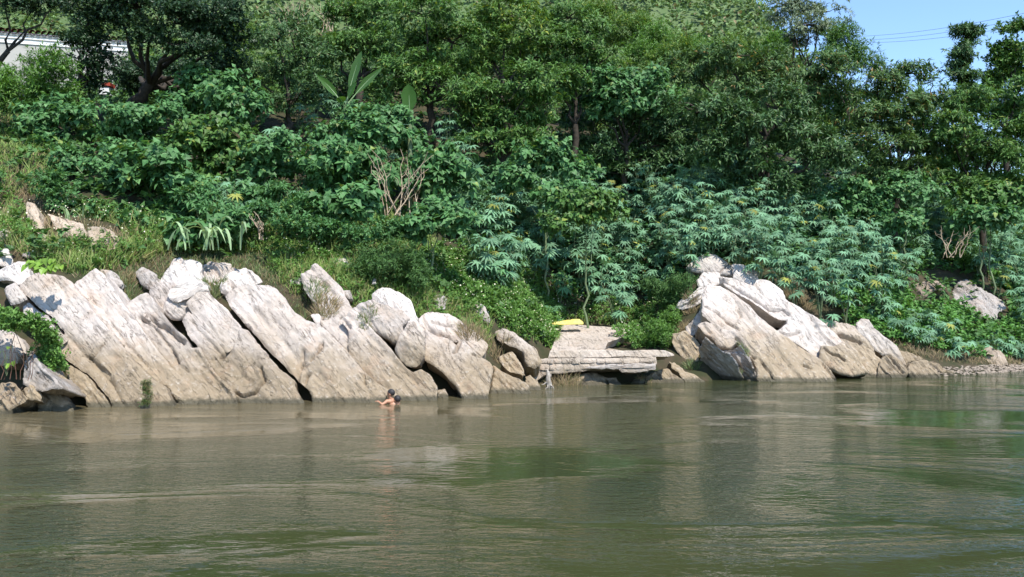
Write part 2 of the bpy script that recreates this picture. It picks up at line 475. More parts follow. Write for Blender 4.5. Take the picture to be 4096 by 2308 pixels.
_seed = [100]
def rock(name, label, f, poly, proud=.35, thick=1.0, rnd=.10, rough=1.0, ledge=.05, period=.42, tilt=None, az=0.0,
         mat='rock', cracks=(), group=None, facet=0.0, Y=None, cat='rock', parent=None, res=None, edge=1.0, bed=(1.0, 1.2), back=.5, steps=(), ext=None, grow=0.0):
    _seed[0] += 13
    sd = _seed[0]
    rg = np.random.default_rng(sd)
    pp = fr(poly, f)
    if parent is None:
        wl = np.interp(pp[:, 0], WLX, WLY)
        low = pp[:, 1] > wl - 16
        pp[low, 1] += 42
    cpx = pp.mean(0)
    hs = hit(pp[:, 0], pp[:, 1])
    if tilt is None:
        yy, zz = hs[:, 1], hs[:, 2]
        sl = np.polyfit(yy, zz, 1)[0] if np.ptp(yy) > .3 else 1.2
        tilt = float(np.clip(math.degrees(math.atan(max(sl, .3))) + 10, 40, 64))
    t, a = R(tilt), R(az)
    n = np.array([math.sin(a) * math.sin(t), -math.cos(a) * math.sin(t), math.cos(t)])
    if Y is None: anchor = np.median(hs, axis=0) * .5 + hs.mean(0) * .5 + n * proud
    else: anchor = at(cpx[0], cpx[1], Y)
    e1 = norm(np.array([-n[1], n[0], 0.0]))
    e2 = np.cross(n, e1)
    o3 = np.array([0, 0, CAM_H])
    def toplane(q):
        d = ray(q[:, 0], q[:, 1])
        k = ((anchor - o3) @ n) / (d @ n)
        p = o3 + d * k[:, None] - anchor
        return np.stack([p @ e1, p @ e2], -1)
    P2 = toplane(pp)
    bdir = toplane(np.array([cpx, cpx + np.array(bed) * 40]))
    bdir = norm(bdir[1] - bdir[0])
    bper = np.array([-bdir[1], bdir[0]])
    lo, hi = P2.min(0), P2.max(0)
    size = hi - lo
    h = res or float(np.clip(math.sqrt(size[0] * size[1] / 9000), .022, .042))
    lo = lo - 2 * h
    nx, ny = (np.ceil((hi + 2 * h - lo) / h)).astype(int) + 1
    gx, gy = np.meshgrid(np.arange(nx), np.arange(ny), indexing='ij')
    G = lo + np.stack([gx, gy], -1).reshape(-1, 2) * h
    def sdf(Q):
        dd = np.full(len(Q), 1e9)
        for i in range(len(P2)):
            dd = np.minimum(dd, seg_dist(Q, P2[i], P2[(i + 1) % len(P2)]))
        s = np.where(in_poly(Q[:, 0], Q[:, 1], P2), dd, -dd)
        s = s + grow + edge * (.075 * fbm(Q[:, 0] * 2.2, Q[:, 1] * 2.2, sd, 3) + .022 * fbm(Q[:, 0] * 9, Q[:, 1] * 9, sd + 3, 2))
        return s
    S = sdf(G)
    ins = (S > -.5 * h).reshape(nx, ny)
    cell = ins[:-1, :-1] & ins[1:, :-1] & ins[1:, 1:] & ins[:-1, 1:]
    idx = np.arange(nx * ny).reshape(nx, ny)
    Q = np.stack([idx[:-1, :-1], idx[1:, :-1], idx[1:, 1:], idx[:-1, 1:]], -1)[cell]
    if len(Q) < 4: return None
    used, inv = np.unique(Q, return_inverse=True)
    Q = inv.reshape(Q.shape)
    p, s = G[used].copy(), S[used]
    E = np.concatenate([Q[:, [0, 1]], Q[:, [1, 2]], Q[:, [2, 3]], Q[:, [3, 0]]])
    key = E[:, 0].astype(np.int64) * 10 ** 7 + E[:, 1]
    rkey = E[:, 1].astype(np.int64) * 10 ** 7 + E[:, 0]
    B = E[~np.isin(key, rkey)]
    bv = np.unique(B)
    eps = h * .3
    g = np.stack([(sdf(p[bv] + [eps, 0]) - sdf(p[bv] - [eps, 0])), (sdf(p[bv] + [0, eps]) - sdf(p[bv] - [0, eps]))], -1) / (2 * eps)
    g = norm(g)
    mv = -np.clip(s[bv], -h, h)[:, None] * g
    p[bv] += np.clip(mv, -.6 * h, .6 * h)
    s = np.maximum(s, 0); s[bv] = 0
    # relief
    rr = rnd * .42 * (1 + .8 * fbm(p[:, 0] * 1.3, p[:, 1] * 1.3, sd + 5, 2))
    d = np.clip(s / np.maximum(rr, .01), 0, 1)
    H = .85 * rr * (np.sqrt(1 - (1 - d) ** 2) - 1)
    w = p @ bper; u = p @ bdir
    wn = w + .16 * fbm(p[:, 0] * .9, p[:, 1] * .9, sd + 8, 3)
    q = wn / period + rg.random()
    fl = np.floor(q); ff = q - fl
    zero = np.zeros_like(fl)
    k = np.clip((ff - .86) / .14, 0, 1); k = k * k * (3 - 2 * k)
    H += ledge * 2 * ((h2(fl, zero, sd) - .5) * (1 - k) + (h2(fl + 1, zero, sd) - .5) * k) * np.clip(s / .12, 0, 1)
    sc = min(1.0, max(size.min(), .3) / 1.2)
    H += rough * sc * (.06 * fbm(p[:, 0] / 1.5, p[:, 1] / 1.5, sd + 11, 2) + .036 * fbm(u / .9, w / .28, sd + 14, 3)
                       + .030 * fbm(u / .26, w / .09, sd + 17, 3))
    # fractured plates along the bedding: each plate tilts a little, its edges step
    for (su, sw, amp, k_) in ((1.1, .42, .042, 0), (.42, .20, .026, 1)):
        uu = u / su + .25 * fbm(p[:, 0] * 1.7, p[:, 1] * 1.7, sd + 50 + k_, 2); ww2 = w / sw + .25 * fbm(p[:, 0] * 2.1, p[:, 1] * 2.1, sd + 53 + k_, 2)
        iu, iw = np.floor(uu), np.floor(ww2)
        best = np.full(len(p), 1e9); hp = np.zeros(len(p))
        for du in (-1, 0, 1):
            for dw in (-1, 0, 1):
                cu, cw = iu + du, iw + dw
                su_ = cu + .15 + .7 * h2(cu, cw, sd + 60 + k_); sw_ = cw + .15 + .7 * h2(cu, cw, sd + 61 + k_)
                dd = (uu - su_) ** 2 + (ww2 - sw_) ** 2
                hh = (h2(cu, cw, sd + 62 + k_) - .5) * .7 + (h2(cu, cw, sd + 63 + k_) - .5) * 1.1 * (uu - su_) + (h2(cu, cw, sd + 64 + k_) - .5) * 1.5 * (ww2 - sw_)
                hp = np.where(dd < best, hh, hp); best = np.minimum(best, dd)
        H += rough * min(1.0, sc * 1.4) * amp * hp * np.clip(s / .05, 0, 1)
    # chipped hollows
    cn = fbm(u / .55, w / .35, sd + 19, 3)
    H -= rough * sc * .16 * np.clip(cn - .28, 0, 1)
    if facet:
        pc = p.mean(0); L = size.max() * .5
        hf = np.full(len(p), 1e9)
        for kf in range(9):
            an = kf / 9 * 2 * math.pi + rg.uniform(-.4, .4)
            dr = np.array([math.cos(an), math.sin(an)])
            sl = rg.uniform(.45, 1.3) * facet
            hf = np.minimum(hf, L * rg.uniform(.12, .30) * facet - sl * np.maximum((p - pc) @ dr - L * rg.uniform(-.1, .25), -L) * 1.0)
        top = np.minimum(hf, L * .34 * facet)
        H += np.maximum(top, -L * .55)
    for ck in cracks:
        line = toplane(fr(ck[0], f)); dep = ck[1] if len(ck) > 1 else .10; wd = ck[2] if len(ck) > 2 else .035
        dist = np.full(len(p), 1e9)
        wob = np.stack([fbm(p[:, 0] * 5, p[:, 1] * 5, sd + 23, 2), fbm(p[:, 0] * 5, p[:, 1] * 5, sd + 29, 2)], -1) * .05
        for i in range(len(line) - 1): dist = np.minimum(dist, seg_dist(p + wob, line[i], line[i + 1]))
        H -= dep * 1.35 * np.exp(-(dist / max(wd, h * .8)) ** 2)
    for st in steps:      # a drop of the surface on the lower-left side of a line
        line = toplane(fr(st[0], f)); A_, B_ = line[0], line[-1]
        tt = norm(B_ - A_); nn = np.array([-tt[1], tt[0]])
        ww = .06 * fbm(p[:, 0] * 2, p[:, 1] * 2, sd + 31, 3)
        al = (p - A_) @ tt / max(np.linalg.norm(B_ - A_), .01)
        fade = np.clip(al / .1 + .5, 0, 1) * np.clip((1 - al) / .1 + .5, 0, 1)
        H -= st[1] * fade / (1 + np.exp(np.clip(-(((p - A_) @ nn) * -1 + ww) / .018, -40, 40)))
    rim = np.zeros(len(p), bool); rim[bv] = True
    V = anchor + p[:, :1] * e1 + p[:, 1:] * e2 + H[:, None] * n
    UV = np.stack([u, w], -1) + rg.random(2) * 40
    # sides go back into the bank
    e = norm(-n * (1 - back) + np.array([0, 1.0, -.15]) * back)
    if ext is not None: e = norm(np.array(ext, float))
    c3 = V.mean(0)
    nb = len(V)
    remap = np.full(nb, -1); remap[bv] = np.arange(len(bv))
    rings, uvs, F = [V], [UV], [Q]
    prev = bv
    levels = [.06, .2, .45, .75, 1.0]
    for j, lv in enumerate(levels):
        base = V[bv]
        inw = norm(c3 - base) 
        nz = fbm(base[:, 0] * 2.5 + lv * 3, base[:, 2] * 2.5 + lv * 5 + base[:, 1], sd + 40, 3)
        ring = base + e * (thick * lv) + inw * (.03 + .10 * thick * lv + .16 * nz * min(thick, .8) * rough * (lv > .1))[:, None]
        off = sum(len(r) for r in rings)
        rings.append(ring); uvs.append(UV[bv] + np.array([0, 1.0]) * lv * thick)
        cur = off + np.arange(len(bv))
        pm = prev if j == 0 else None
        a0 = B[:, 0] if j == 0 else off - len(bv) + remap[B[:, 0]]
        a1 = B[:, 1] if j == 0 else off - len(bv) + remap[B[:, 1]]
        F.append(np.stack([a1, a0, off + remap[B[:, 0]], off + remap[B[:, 1]]], -1))
    off = sum(len(r) for r in rings)
    rings.append((c3 + e * thick)[None]); uvs.append(UV[:1])
    last = off - len(bv)
    tri = np.stack([last + remap[B[:, 1]], last + remap[B[:, 0]], np.full(len(B), off)], -1)
    V = np.concatenate(rings); UV = np.concatenate(uvs)
    base = np.array([c3[0], c3[1] + .3, max(V[:, 2].min(), -.3)])
    if parent is not None: base = np.array(parent.location)
    me = mesh_data(name, V - base, [np.concatenate(F), tri], M[mat], True, UV, 52)
    o = add(name, me, parent, (0, 0, 0) if parent is not None else base)
    if parent is None: tag(o, label, cat, group, 'thing')
    return o

exec_rocks = []
def RK(*a, **k): exec_rocks.append(rock(*a, **k))

# left slabs (frame F1)
RK('rock_slab', 'broad pale leftmost leaning slab with a dark crevice along its left edge', F1,
   [(160,440),(200,388),(290,342),(365,356),(440,372),(500,412),(528,465),(610,560),(690,662),(840,840),(960,1000),(1100,1130),(1190,1180),(1282,1298),(852,1302),(800,1245),(720,1150),(640,1062),(520,990),(452,930),(440,862),(490,775),(380,655),(290,592),(205,500)],
   .48, 1.3, .11, .8, .05, .5, cracks=[([(655,970),(750,870)], .08), ([(600,945),(640,960),(700,1010),(800,1100)], .06), ([(360,360),(440,470),(560,640)], .04), ([(480,800),(640,960),(780,1120),(900,1290)], .05)], grow=0.05, edge=.55)
RK('rock_slab', 'pale leaning slab with a pointed peak, second from the left in the row', F1,
   [(530,462),(560,408),(640,362),(690,328),(740,362),(800,455),(880,575),(905,612),(1000,745),(1100,880),(1220,1030),(1330,1130),(1440,1240),(1462,1300),(1286,1300),(1195,1178),(1104,1128),(965,998),(845,838),(700,665),(612,560)],
   .46, 1.3, .07, .9, .06, .4, cracks=[([(620,480),(760,640),(900,840),(1080,1040)], .05), ([(820,960),(900,890)], .07), ([(1186,1180),(1282,1290)], .1)], grow=0.05, edge=.55)
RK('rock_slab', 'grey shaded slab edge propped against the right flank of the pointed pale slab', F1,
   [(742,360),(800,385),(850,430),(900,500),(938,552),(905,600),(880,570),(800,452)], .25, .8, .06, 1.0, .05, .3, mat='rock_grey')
RK('rock_slab', 'buff leaning slab with stepped ledges below the white layered block', F1,
   [(905,608),(940,562),(1000,530),(1060,506),(1098,540),(1130,610),(1200,700),(1290,780),(1350,862),(1372,902),(1440,890),(1478,975),(1560,1085),(1680,1210),(1722,1300),(1466,1300),(1444,1238),(1334,1128),(1224,1028),(1104,878),(1004,742)],
   .50, 1.3, .08, 1.1, .07, .34, mat='rock', cracks=[([(1010,660),(1100,720),(1180,820),(1230,880),(1290,990)], .13, .045), ([(1100,680),(1200,740),(1330,850)], .14, .05), ([(960,700),(1100,880),(1250,1060)], .05)],
   steps=[([(1020,650),(1300,1010)], .07)], grow=0.05, edge=.55)
RK('rock_slab', 'low tan slab leaning out of the water beneath a long black crevice', F1,
   [(462,1004),(520,1022),(620,1085),(700,1175),(780,1262),(826,1304),(650,1314),(620,1255),(540,1180),(490,1100)], .30, 1.0, .09, .8, .04, .4, mat='rock_tan')
RK('rock_slab', 'narrow pale slab tucked under the left edge of the broad leftmost slab', F1,
   [(165,585),(200,560),(270,610),(340,655),(400,722),(470,795),(495,835),(448,872),(400,805),(330,722),(240,692),(165,642)], .25, .9, .08, 1.2, .05, .35, mat='rock')
RK('boulder', 'smooth white rounded boulder at the left of the broad slab top', F1,
   [(0,445),(30,402),(90,390),(140,425),(182,480),(186,512),(120,545),(60,548),(18,505)], .50, .9, .22, .5, .0, .4, mat='rock_white', facet=.35)
RK('boulder', 'striped tan boulder at the water at the left edge of the picture', F1,
   [(-60,1130),(60,1098),(120,1160),(182,1230),(150,1262),(100,1290),(62,1322),(40,1372),(-60,1380)], .70, 1.0, .16, 1.3, .07, .3, mat='rock_tan', facet=.4)
RK('boulder', 'small buff boulder with a notched underside beside the striped tan boulder', F1,
   [(150,1165),(200,1140),(260,1170),(292,1212),(282,1258),(225,1256),(178,1246)], .68, .8, .12, 1.2, .03, .3, mat='rock_tan', facet=.5)
RK('boulder', 'low flat tan rock sloping to the water below the reddish dry plants', F1,
   [(290,1182),(380,1150),(430,1190),(500,1262),(546,1328),(400,1334),(380,1300),(320,1340),(268,1342),(280,1260)], .45, .8, .10, 1.0, .05, .3, mat='rock_tan')
RK('boulder', 'small buff stone above the low flat tan rock', F1,
   [(328,1056),(380,1048),(430,1088),(490,1112),(502,1140),(420,1156),(350,1134)], .35, .6, .10, 1.0, .03, .3, mat='rock_tan', facet=.5)
RK('boulder', 'pale boulder behind the tall stems at the left edge of the picture', F1,
   [(-60,690),(50,730),(100,780),(160,862),(166,902),(120,962),(60,984),(-60,990)], .40, .9, .14, 1.0, .04, .4, mat='rock', facet=.4)
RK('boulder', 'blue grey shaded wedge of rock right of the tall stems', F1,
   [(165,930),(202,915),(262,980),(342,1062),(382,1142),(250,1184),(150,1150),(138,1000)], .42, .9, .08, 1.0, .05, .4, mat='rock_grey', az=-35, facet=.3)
RK('boulder', 'pale angular boulder high at the left edge of the picture', F1,
   [(-60,-10),(60,8),(82,60),(70,112),(30,132),(-60,110)], .35, .8, .1, 1.0, .03, .4, mat='rock_white', facet=.5)
RK('boulder', 'rounded grey white boulder below the angular one at the left edge', F1,
   [(-60,150),(50,160),(77,212),(62,252),(0,272),(-60,275)], .4, .8, .14, .8, .02, .4, mat='rock_white', facet=.5)
RK('boulder', 'large pale speckled boulder left of the yellow green vine', F1,
   [(-60,285),(60,270),(110,220),(170,228),(202,290),(212,352),(140,402),(60,392),(-60,365)], .45, .9, .14, 1.1, .04, .4, mat='rock_white', facet=.5)
RK('boulder', 'small pale stone just above the large speckled boulder', F1,
   [(150,196),(175,180),(214,185),(234,212),(192,228),(152,216)], .3, .5, .08, 1.0, .02, .3, mat='rock', facet=.5)
RK('rock_ledge', 'pinkish broken ledge in the dry slope at the far left', F0,
   [(100,800),(140,812),(175,905),(186,950),(165,955),(128,900),(108,860)], .45, .7, .06, 1.6, .08, .25, mat='rock_tan')
RK('rock_ledge', 'pinkish eroded outcrop in the dry slope above the yellow green vine', F0,
   [(350,915),(400,905),(455,930),(478,980),(440,1000),(380,985),(345,950)], .42, .7, .10, 1.8, .08, .2, mat='rock_tan')
RK('rock_ledge', 'crumbling pinkish bank of earth and stone below the gapped shrub at the far left', F0,
   [(190,850),(260,870),(330,890),(350,930),(300,960),(230,930)], .38, .6, .08, 1.8, .08, .2, mat='rock_tan')
RK('rock_ledge', 'low grey brown ledge half hidden by grass behind the pointed slab', F1,
   [(720,318),(800,330),(860,372),(905,420),(880,450),(800,420),(740,352)], .18, .5, .06, 1.6, .06, .2, mat='rock_grey')
RK('boulder', 'grey pitted boulder beside the brown tussock behind the slab row', F1,
   [(968,300),(980,272),(1012,268),(1060,300),(1132,342),(1142,402),(1090,442),(1012,402),(972,352)], .38, .8, .10, 1.4, .05, .3, mat='rock_grey', facet=.5)
RK('boulder', 'biggest pitted white rock of the cluster behind the slab row', F1,
   [(1228,295),(1262,240),(1292,225),(1340,240),(1400,233),(1442,262),(1440,330),(1500,390),(1440,398),(1380,395),(1300,425),(1205,402),(1140,400),(1150,380)],
   .42, .9, .12, 1.5, .07, .28, mat='rock_white', facet=.35, grow=0.05, edge=.55)
RK('boulder', 'knobbly white rock right of the biggest one in the cluster behind the slabs', F1,
   [(1444,265),(1510,242),(1560,270),(1612,240),(1650,246),(1655,290),(1738,300),(1652,350),(1592,402),(1500,386),(1446,330)], .36, .8, .12, 1.6, .06, .25, mat='rock', facet=.4, grow=0.06, edge=.55)
RK('boulder', 'cracked white rock at the right end of the cluster behind the slabs', F1,
   [(1590,405),(1642,352),(1740,290),(1765,280),(1810,312),(1870,352),(1892,378),(1820,412),(1740,452),(1660,462),(1600,442)], .42, .8, .12, 1.6, .07, .25, mat='rock_white', facet=.4, grow=0.05, edge=.55)
RK('boulder', 'grey white lump wedged left of the layered white block', F1,
   [(1090,445),(1142,410),(1205,404),(1222,470),(1200,505),(1165,568),(1112,542)], .45, .8, .12, 1.3, .05, .3, mat='rock', facet=.5, grow=0.06, edge=.55)
RK('boulder', 'bright white layered block lying across the gap between the slabs', F1,
   [(1208,505),(1232,470),(1320,412),(1432,388),(1502,440),(1512,470),(1430,492),(1370,522),(1292,556),(1245,546)], .75, .7, .09, 1.1, .06, .14, mat='rock_white', bed=(1, -.4), tilt=50)
RK('boulder', 'creamy angular boulder hanging under the layered white block', F1,
   [(1200,505),(1240,552),(1300,556),(1372,524),(1374,600),(1332,622),(1292,672),(1240,670),(1168,622),(1175,560)], .60, .7, .12, 1.3, .04, .3, mat='rock_white', tilt=76, facet=.5, grow=0.03, edge=.55)
RK('rock_slab', 'upper white slab between the layered block and the dark central crevice', F1,
   [(1360,560),(1392,520),(1444,482),(1492,490),(1560,552),(1642,622),(1682,682),(1732,742),(1722,800),(1682,892),(1652,912),(1550,800),(1422,642)], .62, 1.0, .13, .6, .03, .5, mat='rock', grow=0.06, edge=.55)
RK('rock_slab', 'pale fractured slab in the water left of the long central crevice', F1,
   [(1318,692),(1358,612),(1420,660),(1550,816),(1652,918),(1690,898),(1736,800),(1740,748),(1792,762),(1870,870),(1930,928),(2012,1020),(2130,1130),(2240,1290),(1798,1306),(1682,1202),(1562,1082),(1482,990),(1442,900),(1372,792)],
   .42, 1.3, .08, 1.0, .05, .4, mat='rock', cracks=[([(1896,1030),(1916,1130),(1850,1210),(1760,1236),(1700,1215)], .13, .04), ([(1600,960),(1660,915)], .1), ([(1380,690),(1480,800),(1620,960)], .05)])
# middle slabs (frame F2, grow=0.05, edge=.55)
RK('rock_slab', 'large white hump backed slab right of the long central crevice', F2,
   [(5,412),(60,370),(112,345),(180,324),(212,345),(310,340),(370,370),(430,430),(452,470),(502,540),(592,600),(690,640),(762,702),(850,790),(930,882),(1000,968),(1082,1040),(1190,1112),(1132,1190),(1000,1216),(682,1228),(622,1112),(552,1060),(450,950),(332,832),(272,760),(162,640),(40,490)],
   .58, 1.5, .17, .9, .05, .55, mat='rock', cracks=[([(580,840),(560,940),(540,1040)], .10, .06), ([(715,780),(680,850),(640,900)], .12, .045), ([(610,1010),(590,1060)], .14, .05), ([(1020,1010),(1025,1090)], .08), ([(200,520),(420,760),(620,1000)], .05, .08)], grow=0.03, edge=.55)
RK('rock_slab', 'tall pointed slab rising from behind the white hump backed slab', F2,
   [(563,262),(600,245),(640,232),(650,202),(664,194),(722,246),(842,370),(872,432),(900,492),(932,530),(862,604),(912,662),(922,760),(912,852),(850,782),(762,692),(712,612),(690,520),(648,440),(590,350)],
   .42, 1.2, .12, 1.0, .05, .4, mat='rock', cracks=[([(640,225),(700,300),(800,420)], .06, .05), ([(850,590),(920,660)], .12, .04)], grow=0.06, edge=.55)
RK('rock_slab', 'long buff slab running down to the swimmers', F2,
   [(864,602),(934,535),(1010,590),(1090,690),(1172,770),(1242,862),(1312,936),(1378,1000),(1440,976),(1502,1012),(1552,1090),(1556,1122),(1542,1172),(1300,1190),(1200,1196),(1110,1196),(1130,1130),(1192,1112),(1082,1036),(1000,966),(922,862),(922,760),(912,680)],
   .44, 1.3, .09, .9, .05, .45, mat='rock', cracks=[([(870,600),(920,670)], .1, .04), ([(1000,640),(1180,860),(1400,1060)], .05, .08)], grow=0.04, edge=.55)
RK('boulder', 'small pale block at the water below the wide black wedge of shade', F2,
   [(1560,1112),(1612,1100),(1642,1150),(1664,1178),(1544,1178)], .30, .6, .06, 1.0, .03, .3, mat='rock', facet=.3)
RK('boulder', 'buff rounded boulder perched above the long slab, left of the white block', F2,
   [(930,512),(1000,480),(1090,460),(1152,488),(1300,540),(1352,590),(1292,642),(1322,722),(1232,752),(1152,702),(1090,652),(1000,560)], .85, 1.0, .20, 1.1, .04, .4, mat='rock', tilt=62, facet=.35, grow=0.05, edge=.55)
RK('boulder', 'white ridged boulder behind the buff rounded one below the dense green bush', F2,
   [(1088,382),(1150,345),(1202,350),(1290,390),(1352,450),(1372,500),(1392,540),(1442,580),(1380,602),(1342,592),(1250,522),(1150,482),(1094,452)], .55, .9, .13, 1.2, .06, .3, mat='rock_white', facet=.3, grow=0.05, edge=.55)
RK('boulder', 'blocky pale boulder hanging over the wide black wedge of shade', F2,
   [(1240,800),(1292,682),(1342,612),(1402,605),(1452,640),(1472,722),(1477,862),(1440,892),(1402,932),(1332,942),(1268,882)], .95, .9, .14, 1.0, .03, .4, mat='rock', tilt=68, facet=.45)
RK('rock_slab', 'white slab overhanging the wide black wedge of shade with its straight left edge', F2,
   [(1480,892),(1474,690),(1560,722),(1640,742),(1700,800),(1742,752),(1832,830),(1882,872),(1942,912),(1970,960),(1942,1062),(1932,1162),(1782,1172),(1702,1082),(1602,982),(1522,922)],
   .70, 1.5, .12, .9, .04, .5, mat='rock', cracks=[([(1740,745),(1690,850)], .14, .05), ([(1820,860),(1870,880)], .1, .04)], grow=0.03, edge=.55)
RK('rock_slab', 'pale upper slab with a grassy pocket in its middle', F2,
   [(1432,592),(1500,553),(1570,560),(1642,558),(1692,590),(1762,640),(1842,702),(1922,782),(1882,862),(1782,762),(1742,742),(1622,732),(1478,688),(1452,640)],
   .50, 1.1, .13, 1.0, .05, .4, mat='rock', cracks=[([(1530,625),(1600,645),(1660,650)], .12, .06), ([(1510,690),(1560,705),(1640,740)], .12, .06)], grow=0.06, edge=.55)
RK('rock_slab', 'buff fissured slab tapering into the water at the end of the left rock row', F2,
   [(1976,946),(2052,1000),(2152,1042),(2222,1072),(2252,1112),(2240,1132),(2102,1152),(1938,1162),(1946,1062)], .50, 1.0, .08, 1.0, .05, .35, mat='rock_tan', cracks=[([(1968,960),(1950,1060),(1932,1150)], .12, .04), ([(2080,1060),(2120,1130)], .06)], grow=0.06, edge=.55)
RK('rock_slab', 'thin wedge of rock dipping into the water left of the driftwood', F2,
   [(2210,1022),(2250,1000),(2300,1050),(2352,1106),(2252,1114),(2216,1062)], .35, .8, .06, 1.0, .04, .3, mat='rock_tan')
RK('boulder', 'grey white slanting boulder at the left side of the stone landing', F2,
   [(1988,652),(2060,645),(2132,690),(2232,762),(2282,792),(2332,872),(2322,890),(2272,902),(2222,902),(2192,822),(2102,792),(2042,762),(2000,722)], .62, 1.0, .14, 1.0, .04, .4, mat='rock', facet=.25, cracks=[([(2045,745),(2110,735)], .1, .04)])
RK('boulder', 'small faceted stone under the tip of the slanting boulder by the landing', F2,
   [(2208,902),(2270,880),(2332,888),(2312,922),(2242,962),(2212,932)], .55, .7, .06, 1.0, .03, .3, mat='rock_tan', tilt=70, facet=.4)
RK('rock_slab', 'brown layered slabs leaning among dry weeds above the fissured slab', F2,
   [(1990,880),(2050,860),(2112,840),(2162,902),(2202,962),(2216,1012),(2152,992),(2062,950)], .40, .8, .06, 1.6, .10, .16, mat='rock_tan')
RK('boulder', 'grey dome of rock in the grass above the tall pointed slab', F2,
   [(465,162),(482,130),(512,120),(560,138),(582,182),(502,190)], .3, .6, .12, .8, .02, .3, mat='rock_grey', facet=.5)
RK('boulder', 'white boulder in the grass left of the dense green bush', F2,
   [(772,132),(790,118),(850,124),(902,150),(942,190),(902,224),(850,192),(790,172)], .38, .7, .10, 1.0, .03, .3, mat='rock_white', facet=.4)
RK('boulder', 'small grey stone between the tall pointed slab and the dense green bush', F2,
   [(855,385),(920,378),(942,430),(902,446),(862,412)], .28, .5, .08, 1.2, .03, .3, mat='rock_grey', facet=.5)
RK('boulder', 'pointed grey rock half covered by weeds right of the dense green bush', F2,
   [(1532,420),(1540,400),(1580,378),(1632,440),(1622,502),(1562,512),(1530,452)], .30, .6, .10, 1.2, .04, .3, mat='rock_grey', facet=.4)
RK('boulder', 'grey leaning rock among the white flowered weeds left of the landing', F2,
   [(1800,468),(1820,456),(1862,462),(1912,502),(1947,572),(1932,604),(1882,562),(1812,512)], .32, .6, .10, 1.1, .04, .3, mat='rock_grey', facet=.4)
RK('boulder', 'small grey stone above the head of the white hump backed slab', F2,
   [(470,290),(500,282),(562,285),(562,330),(480,335)], .25, .5, .08, 1.0, .03, .3, mat='rock_grey', facet=.5)
RK('boulder', 'pinkish pitted stone among weeds on the back of the white hump', F2,
   [(618,552),(640,530),(690,546),(712,590),(690,640),(640,602)], .45, .5, .08, 1.5, .04, .3, mat='rock', facet=.4)
RK('boulder', 'small pale pointed stone under the left side of the dense green bush', F2,
   [(1078,300),(1100,282),(1116,300),(1112,340),(1082,342)], .3, .4, .05, 1.0, .02, .3, mat='rock_white')
# landing rocks (frame F3)
RK('boulder', 'low pale boulder at the water left of the dark cavity under the landing', F3,
   [(598,1140),(620,1112),(682,1085),(762,1078),(842,1062),(900,1100),(962,1152),(1004,1244),(690,1250),(622,1184)], .42, .9, .13, .8, .03, .4, mat='rock_tan', facet=.25)
RK('boulder', 'pale wedge stone leaning on the right of the low boulder', F3,
   [(845,1066),(872,1070),(962,1130),(1042,1120),(1132,1196),(1060,1212),(1004,1242),(964,1152)], .52, .8, .06, 1.0, .03, .3, mat='rock_tan', facet=.2)
RK('boulder', 'flat stone lying in the dark cavity under the landing', F3,
   [(1095,1180),(1200,1140),(1292,1130),(1262,1172),(1182,1204),(1110,1200)], .1, .5, .06, 1.0, .03, .3, mat='rock_tan', facet=.2)
RK('boulder', 'buff boulder at the water right of the dark cavity under the landing', F3,
   [(1288,1145),(1342,1082),(1440,1056),(1502,1042),(1562,1092),(1640,1150),(1702,1192),(1392,1204),(1312,1184)], .45, .9, .12, .8, .03, .4, mat='rock_tan', facet=.2)
RK('rock_slab', 'narrow buff slab between the landing and the shaded foot of the big right rock', F3,
   [(1508,986),(1562,990),(1652,1062),(1782,1122),(1902,1152),(1942,1184),(1722,1200),(1602,1092),(1522,1042)], .42, .9, .07, 1.0, .04, .3, mat='rock_tan')
# the big rock (frame F4)
G = 'stones of the big right rock'
RK('boulder', 'rounded white cap boulder on the summit of the big right rock', F4,
   [(258,188),(312,130),(390,98),(452,110),(532,145),(577,187),(576,262),(482,246),(400,242),(300,226)], .75, 1.6, .20, .9, .05, .35, mat='rock_white', tilt=58, facet=.2, cracks=[([(480,245),(530,180),(560,160)], .08, .03)])
RK('boulder', 'pale block right of the summit cap on the big right rock', F4,
   [(580,186),(642,190),(702,215),(742,246),(736,312),(722,332),(652,302),(580,270)], .62, 1.4, .10, .9, .04, .35, mat='rock_white', tilt=56, grow=0.06, edge=.55)
RK('boulder', 'creased neck of rock just below the summit cap', F4,
   [(335,300),(380,245),(472,248),(484,300),(402,332),(350,325)], .62, 1.2, .10, 1.4, .05, .25, mat='rock_white', tilt=56, grow=0.08, edge=.55)
RK('rock_slab', 'long upper white slab on the back of the big right rock', F4,
   [(480,268),(580,278),(722,336),(745,290),(832,300),(912,360),(932,420),(1012,468),(1072,508),(1202,590),(1262,640),(1332,720),(1272,762),(1192,742),(1182,822),(1152,832),(1082,762),(982,702),(884,642),(955,592),(960,556),(862,542),(762,478),(642,400),(520,330)],
   .80, 2.0, .12, 1.0, .07, .4, mat='rock_white', tilt=50, cracks=[([(480,285),(600,350),(740,440),(820,490),(930,490),(960,520)], .16, .05), ([(900,640),(960,665),(1040,635)], .12, .04), ([(730,330),(760,370),(830,420)], .08, .04)], grow=0.04, edge=.55)
RK('rock_slab', 'smooth wide front slab of the big right rock, pointed at the water', F4,
   [(368,385),(400,330),(482,335),(562,382),(682,472),(762,562),(852,626),(982,722),(1102,802),(1182,852),(1252,922),(1322,992),(900,1002),(842,932),(762,832),(682,722),(562,642),(432,582),(366,530)],
   .95, 2.2, .11, .7, .04, .5, mat='rock', tilt=52, cracks=[([(390,480),(470,520),(540,590),(610,640)], .10, .035), ([(610,500),(630,530),(620,545)], .08, .04), ([(1060,880),(1110,910)], .1, .035), ([(1180,855),(1260,960),(1290,990)], .08, .04)], grow=0.04, edge=.55)
